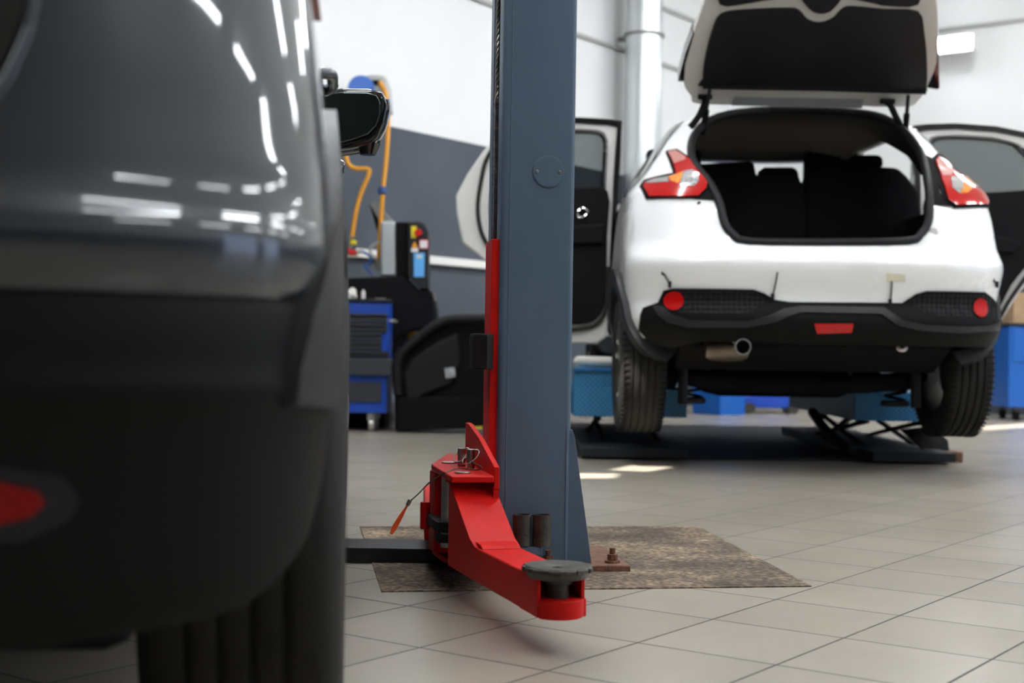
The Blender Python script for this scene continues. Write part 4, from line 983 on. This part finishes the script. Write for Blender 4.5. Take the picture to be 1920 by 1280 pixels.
obj('wall_stub', prism([v - org2 for v in (q + Vector((0, 0, -.03)), q + Vector((0, 0, .03)), q + Vector((0, 0, .03)) + E2 * (A0 - rq.x + .003), q + Vector((0, 0, -.03)) + E2 * (A0 - rq.x + .003))], E1 * .04), 'dark_steel', vl)
# machine with control box
orgm = at(760, 540, 9.4); orgm.z = 0; MY = 0.25
mc = thing('tyre_machine', 'black workshop machine with upright control box, yellow and red switch', 'workshop machine', orgm)
pxp([(636, 522), (742, 517), (765, 521), (775, 534), (786, 542), (808, 544), (815, 575), (820, 613), (790, 616), (760, 622), (735, 640), (724, 650), (722, 808), (640, 808), (636, 700)], 9.4, .42, 'matte_black', 'cabinet', mc, .015, org=orgm)
pxp([(713, 414), (740, 413), (742, 518), (713, 518)], 9.42, .18, 'panel_grey', 'side_panel', mc, .02, org=orgm)
pxp([(742, 416), (766, 416), (766, 521), (742, 521)], 9.46, .18, 'matte_black', 'column', mc, .008, org=orgm)
bxp = pxp([(765, 415), (788, 415), (798, 421), (803, 436), (803, 542), (786, 541), (776, 530), (765, 518)], 9.38, .20, 'machine_dark', 'control_box', mc, .01, org=orgm)
pxp([(771, 424), (781, 424), (781, 446), (771, 446)], 9.375, .01, 'switch_yellow', 'switch_plate', bxp, .002, org=orgm)
c = at(784, 436, 9.37) - orgm
obj('switch_knob', lathe([(.005, -.03), (.022, -.03), (.026, .01), (.005, .01)], 'y', 28, loc=c), 'switch_red', bxp)
pxp([(777.5, 452), (783.5, 464), (772, 464)], 9.375, .008, 'label_orange', 'warning_triangle', bxp, org=orgm)
pxp([(771, 465), (784, 465), (784, 472), (771, 472)], 9.375, .008, 'label_white', 'warning_text_label', bxp, org=orgm)
pk_ = pxp([(786, 449), (803, 449), (803, 466), (786, 466)], 9.372, .006, 'switch_red', 'label_border', bxp, .001, org=orgm)
pxp([(787.5, 450.5), (801.5, 450.5), (801.5, 464.5), (787.5, 464.5)], 9.368, .006, 'label_white', 'notice_label', bxp, org=orgm)
pxp([(776, 474), (796, 474), (795, 519), (776, 519)], 9.372, .008, 'label_blue', 'instruction_label', bxp, .001, org=orgm)
for x_ in (782, 787): pxp([(x_, 477), (x_ + 3.5, 477), (x_ + 3.5, 484), (x_, 484)], 9.367, .006, 'tape_cream', 'pictogram', bxp, org=orgm)
pxp([(690, 380), (704, 376), (737, 414), (712, 414)], 9.7, .10, 'bracket_grey', 'tilt_arm', mc, .004, org=orgm)
pxp([(692, 381), (712, 414), (712, 440), (706, 430)], 9.69, .09, 'matte_black', 'arm_side', mc, .004, org=orgm)
obj('cable_loop', tube([at(px, py, 9.5) - orgm for px, py in ((713, 452), (702, 458), (694, 468), (697, 478), (704, 482))], .010, n=8), 'reel_grey', mc)
pxp([(811, 548), (815, 548), (818, 562), (815, 564)], 9.39, .03, 'bracket_grey', 'catch', mc, org=orgm)

# blue tool cart
orgc = Vector((at(726, 700, 9.02).x, 9.02, 0))
cart = thing('tool_cart', 'blue tool cart with dark grey drawers on castors beside the black machine', 'tool cart', orgc)
def cy(y): return at(690, y, 9.02).z
LX = -.50
obj('body', bx(LX, 0, 0, .34, cy(774), cy(566)), 'cart_blue_paint', cart, bevel=.006)
obj('worktop', bx(LX - .01, .008, -.02, .35, cy(566), cy(560)), 'machine_dark', cart, bevel=.006)
for y0, y1, w_ in ((588, 605, .0), (607, 622, .0), (624, 639, -.035), (641, 656, -.035), (658, 669, .012)):
    d_ = obj('drawer', bx(LX + .02, w_ - .004, -.022, .02, cy(y1), cy(y0)), 'drawer_grey', cart, bevel=.004)
    obj('pull_lip', bx(LX + .02, w_, -.045, -.02, cy(y0) - .012, cy(y0)), 'drawer_grey', d_, bevel=.003)
d_ = obj('drawer', bx(LX + .02, .035, -.05, .02, cy(703), cy(671)), 'drawer_grey', cart, bevel=.006)
obj('door_panel', bx(LX + .02, -.035, -.012, .01, cy(754), cy(716)), 'drawer_grey', cart, bevel=.004)
obj('side_handle', tube([(.0, .1, cy(600)), (.035, .1, cy(600)), (.035, .28, cy(600)), (0, .28, cy(600))], .009, n=8, sm=0), 'steel', cart)
for (x, y) in ((-.10, .06), (-.10, .28), (LX + .08, .06), (LX + .08, .28)):
    c_ = obj('castor', bx(x - .03, x + .03, y - .035, y + .035, cy(774) - .05, cy(774)), 'steel', cart, bevel=.005)
    obj('castor_wheel', cyl((x - .018, y, .045), (x + .018, y, .045), .045, n=28), 'steel', c_, bevel=.004)
for nm, px0, px1, py0, py1, m_, lb in (('rag', 652, 672, 541, 560, 'cloth_white', 'crumpled white rag on the blue tool cart'), ('spray_can', 683, 690, 542, 559, 'label_white', 'small white bottle on the blue tool cart')):
    p0 = at(px0, py1, 9.3); p1 = at(px1, py0, 9.3); zt = cy(560)
    if nm == 'rag':
        bm = bmesh.new(); bmesh.ops.create_icosphere(bm, subdivisions=3, radius=1)
        for v in bm.verts:
            n_ = math.sin(v.co.x * 5 + v.co.y * 3) * .12 + math.sin(v.co.z * 7 + v.co.x * 4) * .08
            v.co = Vector((v.co.x * (1 + n_) * .05, v.co.y * (1 + n_) * .05, max(v.co.z, -.6) * (1 + n_) * .045))
        o = obj('rag', bm, m_); o.location = ((p0.x + p1.x) / 2, 9.15, zt + .027)
    else:
        o = obj('bottle', lathe([(.012, 0), (.014, .045), (.007, .052), (.007, .062), (.003, .063)], 'z', 20), m_); o.location = ((p0.x + p1.x) / 2, 9.12, zt)
    tag(o, lb, 'rag' if nm == 'rag' else 'bottle')
pl2 = obj('spanner', bx(0, .07, 0, .012, 0, .008), 'steel'); pl2.location = (at(703, 560, 9.1).x, 9.1, cy(560)); tag(pl2, 'steel spanner lying on the right end of the blue tool cart', 'spanner')

# seat wrapped in clear film behind the black housing
orgw = Vector((at(760, 700, 9.75).x, 9.75, 0))
ws = thing('wrapped_seat', 'grey bundle wrapped in shiny clear film behind the black plastic housing', 'wrapped bundle', orgw)
pxp([(722, 812), (718, 740), (724, 640), (728, 613), (806, 613), (812, 700), (812, 806)], 9.88, .12, 'wrap_plastic', 'wrapped_body', ws, .03, org=orgw)
pxp([(762, 616), (778, 616), (779, 636), (764, 636)], 9.865, .02, 'label_orange', 'orange_tag', ws, .003, org=orgw)
pxp([(744, 650), (763, 650), (763, 656), (744, 656)], 9.87, .015, 'paper', 'paper_slip', ws, org=orgw)
wb2 = pxp([(728, 806), (729, 745), (735, 722), (740, 770), (741, 808)], 9.45, .12, 'wrap_plastic', 'film_sack', None, .03)
for v in wb2.data.vertices: v.co.z = max(v.co.z, .002)
tag(wb2, 'grey film sack slumped on the floor between tool cart and black housing', 'sack')
# big black moulded housing leaning in front of the wall
orgh = Vector((at(850, 700, 8.9).x, 8.9, 0))
hb_ = thing('plastic_housing', 'large black moulded plastic housing with slanted top standing on the tiles', 'plastic housing', orgh)
out = [(739, 808), (740, 780), (738, 720), (739, 690), (746, 662), (762, 645), (800, 615), (838, 594), (870, 593), (905, 591), (1000, 590), (1010, 680), (1010, 801), (905, 803)]
pxp(out, 9.02, .35, 'matte_black', 'shell', hb_, .02, org=orgh)
rimp = [at(px, py, 8.97) - orgh for px, py in ((746, 740), (744, 705), (746, 678), (756, 658), (800, 620), (840, 599), (905, 597), (1000, 596))]
obj('rim', tube(rimp, .030, n=10), 'black_plastic', hb_)
pxp([(762, 760), (756, 700), (770, 672), (820, 640), (860, 622), (866, 680), (850, 720), (800, 740)], 8.99, .05, 'black_plastic', 'recessed_panel', hb_, .03, org=orgh)
pxp([(833, 690), (852, 688), (855, 706), (836, 710)], 8.97, .02, 'wrap_plastic', 'grey_patch', hb_, .004, org=orgh)
pxp([(745, 806), (1005, 800), (1005, 745), (745, 745)], 8.96, .10, 'matte_black', 'base', hb_, .01, org=orgh)
pxp([(885, 804), (905, 803), (905, 799), (887, 800)], 8.95, .02, 'switch_yellow', 'yellow_edge', hb_, org=orgh)

# galvanised duct
cpt = at(1204, 300, 12.8)
org_d = Vector((cpt.x, cpt.y, 1.2))
duct = thing('ventilation_duct', 'galvanised round ventilation duct rising up the white wall behind the cars', 'duct', org_d)
obj('pipe', cyl((0, 0, 0), (0, 0, 2.45), .170, n=48), 'galvanised', duct)
obj('pipe', cyl((0, 0, 2.45), (0, 0, 3.39), .166, n=48), 'galvanised', duct)
zc = at(1204, 67, 12.8).z - 1.2
obj('clamp_ring', lathe([(.166, zc - .013), (.190, zc - .011), (.190, zc + .011), (.166, zc + .013)], 'z', 48, close=True), 'bracket_grey', duct)
obj('joint_bead', lathe([(.166, zc + .08), (.173, zc + .075), (.173, zc + .065), (.166, zc + .06)], 'z', 48, close=True), 'galvanised', duct)
rq = room(cpt); back = A0 - rq.x
obj('duct_bracket', prism([Vector((0, 0, zc - .02)), Vector((0, 0, zc + .02)), Vector((0, 0, zc + .02)) + E2 * (back + .003), Vector((0, 0, zc - .02)) + E2 * (back + .003)], E1 * .04), 'bracket_grey', duct)
obj('lower_elbow', tube([Vector((0, 0, .02)), Vector((0, 0, -.15)), E2 * (back * .35) + Vector((0, 0, -.32)), E2 * (back * .9) + Vector((0, 0, -.36))], .169, n=28), 'galvanised', duct)

# ------------------------------------------------------------------ things beyond and right of the white car
q = at(1350, 779, 12.2)
bb = thing('steel_cabinet', 'small plain blue steel box on the floor seen under the white car', 'cabinet', (q.x, 12.2, 0), R_(38))
obj('body', bx(0, .32, 0, .34, 0, .36), 'cabinet_blue_paint', bb, bevel=.006)
obj('side_panel', bx(-.003, .0, .02, .32, .02, .34), 'cabinet_blue_paint', bb)
obj('lid', bx(-.005, .325, -.005, .345, .36, .372), 'cabinet_blue_paint', bb, bevel=.004)
obj('latch', bx(.24, .27, -.01, .0, .31, .335), 'switch_red', bb)
q = at(1450, 768, 12.6)
dl = thing('trolley_jack', 'low dark blue trolley jack on the tiles beyond the white car', 'trolley jack', (q.x, 12.7, 0))
obj('frame', prism([(-.25, 0, .05), (.25, 0, .05), (.25, 0, .17), (.05, 0, .19), (-.25, 0, .15)], (0, .3, 0)), 'cart_blue_paint', dl, bevel=.01)
obj('handle_socket', cyl((.02, .15, .15), (.05, .2, .34), .03), 'cart_blue_paint', dl)
for x in (-.2, .2):
    for y in (-.01, .31): obj('castor_wheel', cyl((x, y - .02, .05), (x, y + .02, .05), .05), 'dark_steel', dl)
# blue trolley cut by the right edge of the picture
q = at(1891, 700, 12.1)
rc = thing('tool_cart', 'plain bright blue trolley on castors at the right edge', 'tool cart', (q.x, 12.1, 0))
z0, z1 = at(1900, 764, 12.1).z, at(1900, 611, 12.1).z
obj('body', bx(0, .62, 0, .45, z0, z1), 'cabinet_blue_paint', rc, bevel=.008)
obj('worktop', bx(-.01, .63, -.015, .46, z1, z1 + .025), 'machine_dark', rc, bevel=.005)
obj('drawer', bx(.03, .59, -.012, .01, z0 + .40, z1 - .03), 'cabinet_blue_paint', rc, bevel=.003)
for x in (.09, .53):
    for y in (.06, .39):
        c_ = obj('castor', bx(x - .025, x + .025, y - .03, y + .03, .08, z0), 'dark_steel', rc)
        obj('castor_wheel', cyl((x - .018, y, .045), (x + .018, y, .045), .045), 'matte_black', c_)
bxo = obj('cardboard_box', bx(.05, .42, .04, .34, 0, .27), 'cardboard', None, bevel=.004); bxo.location = (q.x, 12.1, z1 + .025)
tag(bxo, 'brown cardboard box standing on the bright blue trolley', 'box')
q = at(1866, 742, 13.2)
rk = thing('drawer_unit', 'dark grey drawer unit between the right rear wheel and the blue trolley', 'drawer unit', (q.x - .25, 13.3, 0))
obj('body', bx(0, .75, 0, .45, .0, .83), 'drawer_grey', rk, bevel=.005)
for k in range(5):
    d_ = obj('drawer', bx(.02, .73, -.015, .01, .28 + k * .105, .375 + k * .105), 'drawer_grey', rk, bevel=.003)
    obj('pull_bar', bx(.10, .65, -.03, -.014, .345 + k * .105, .357 + k * .105), 'steel', d_)
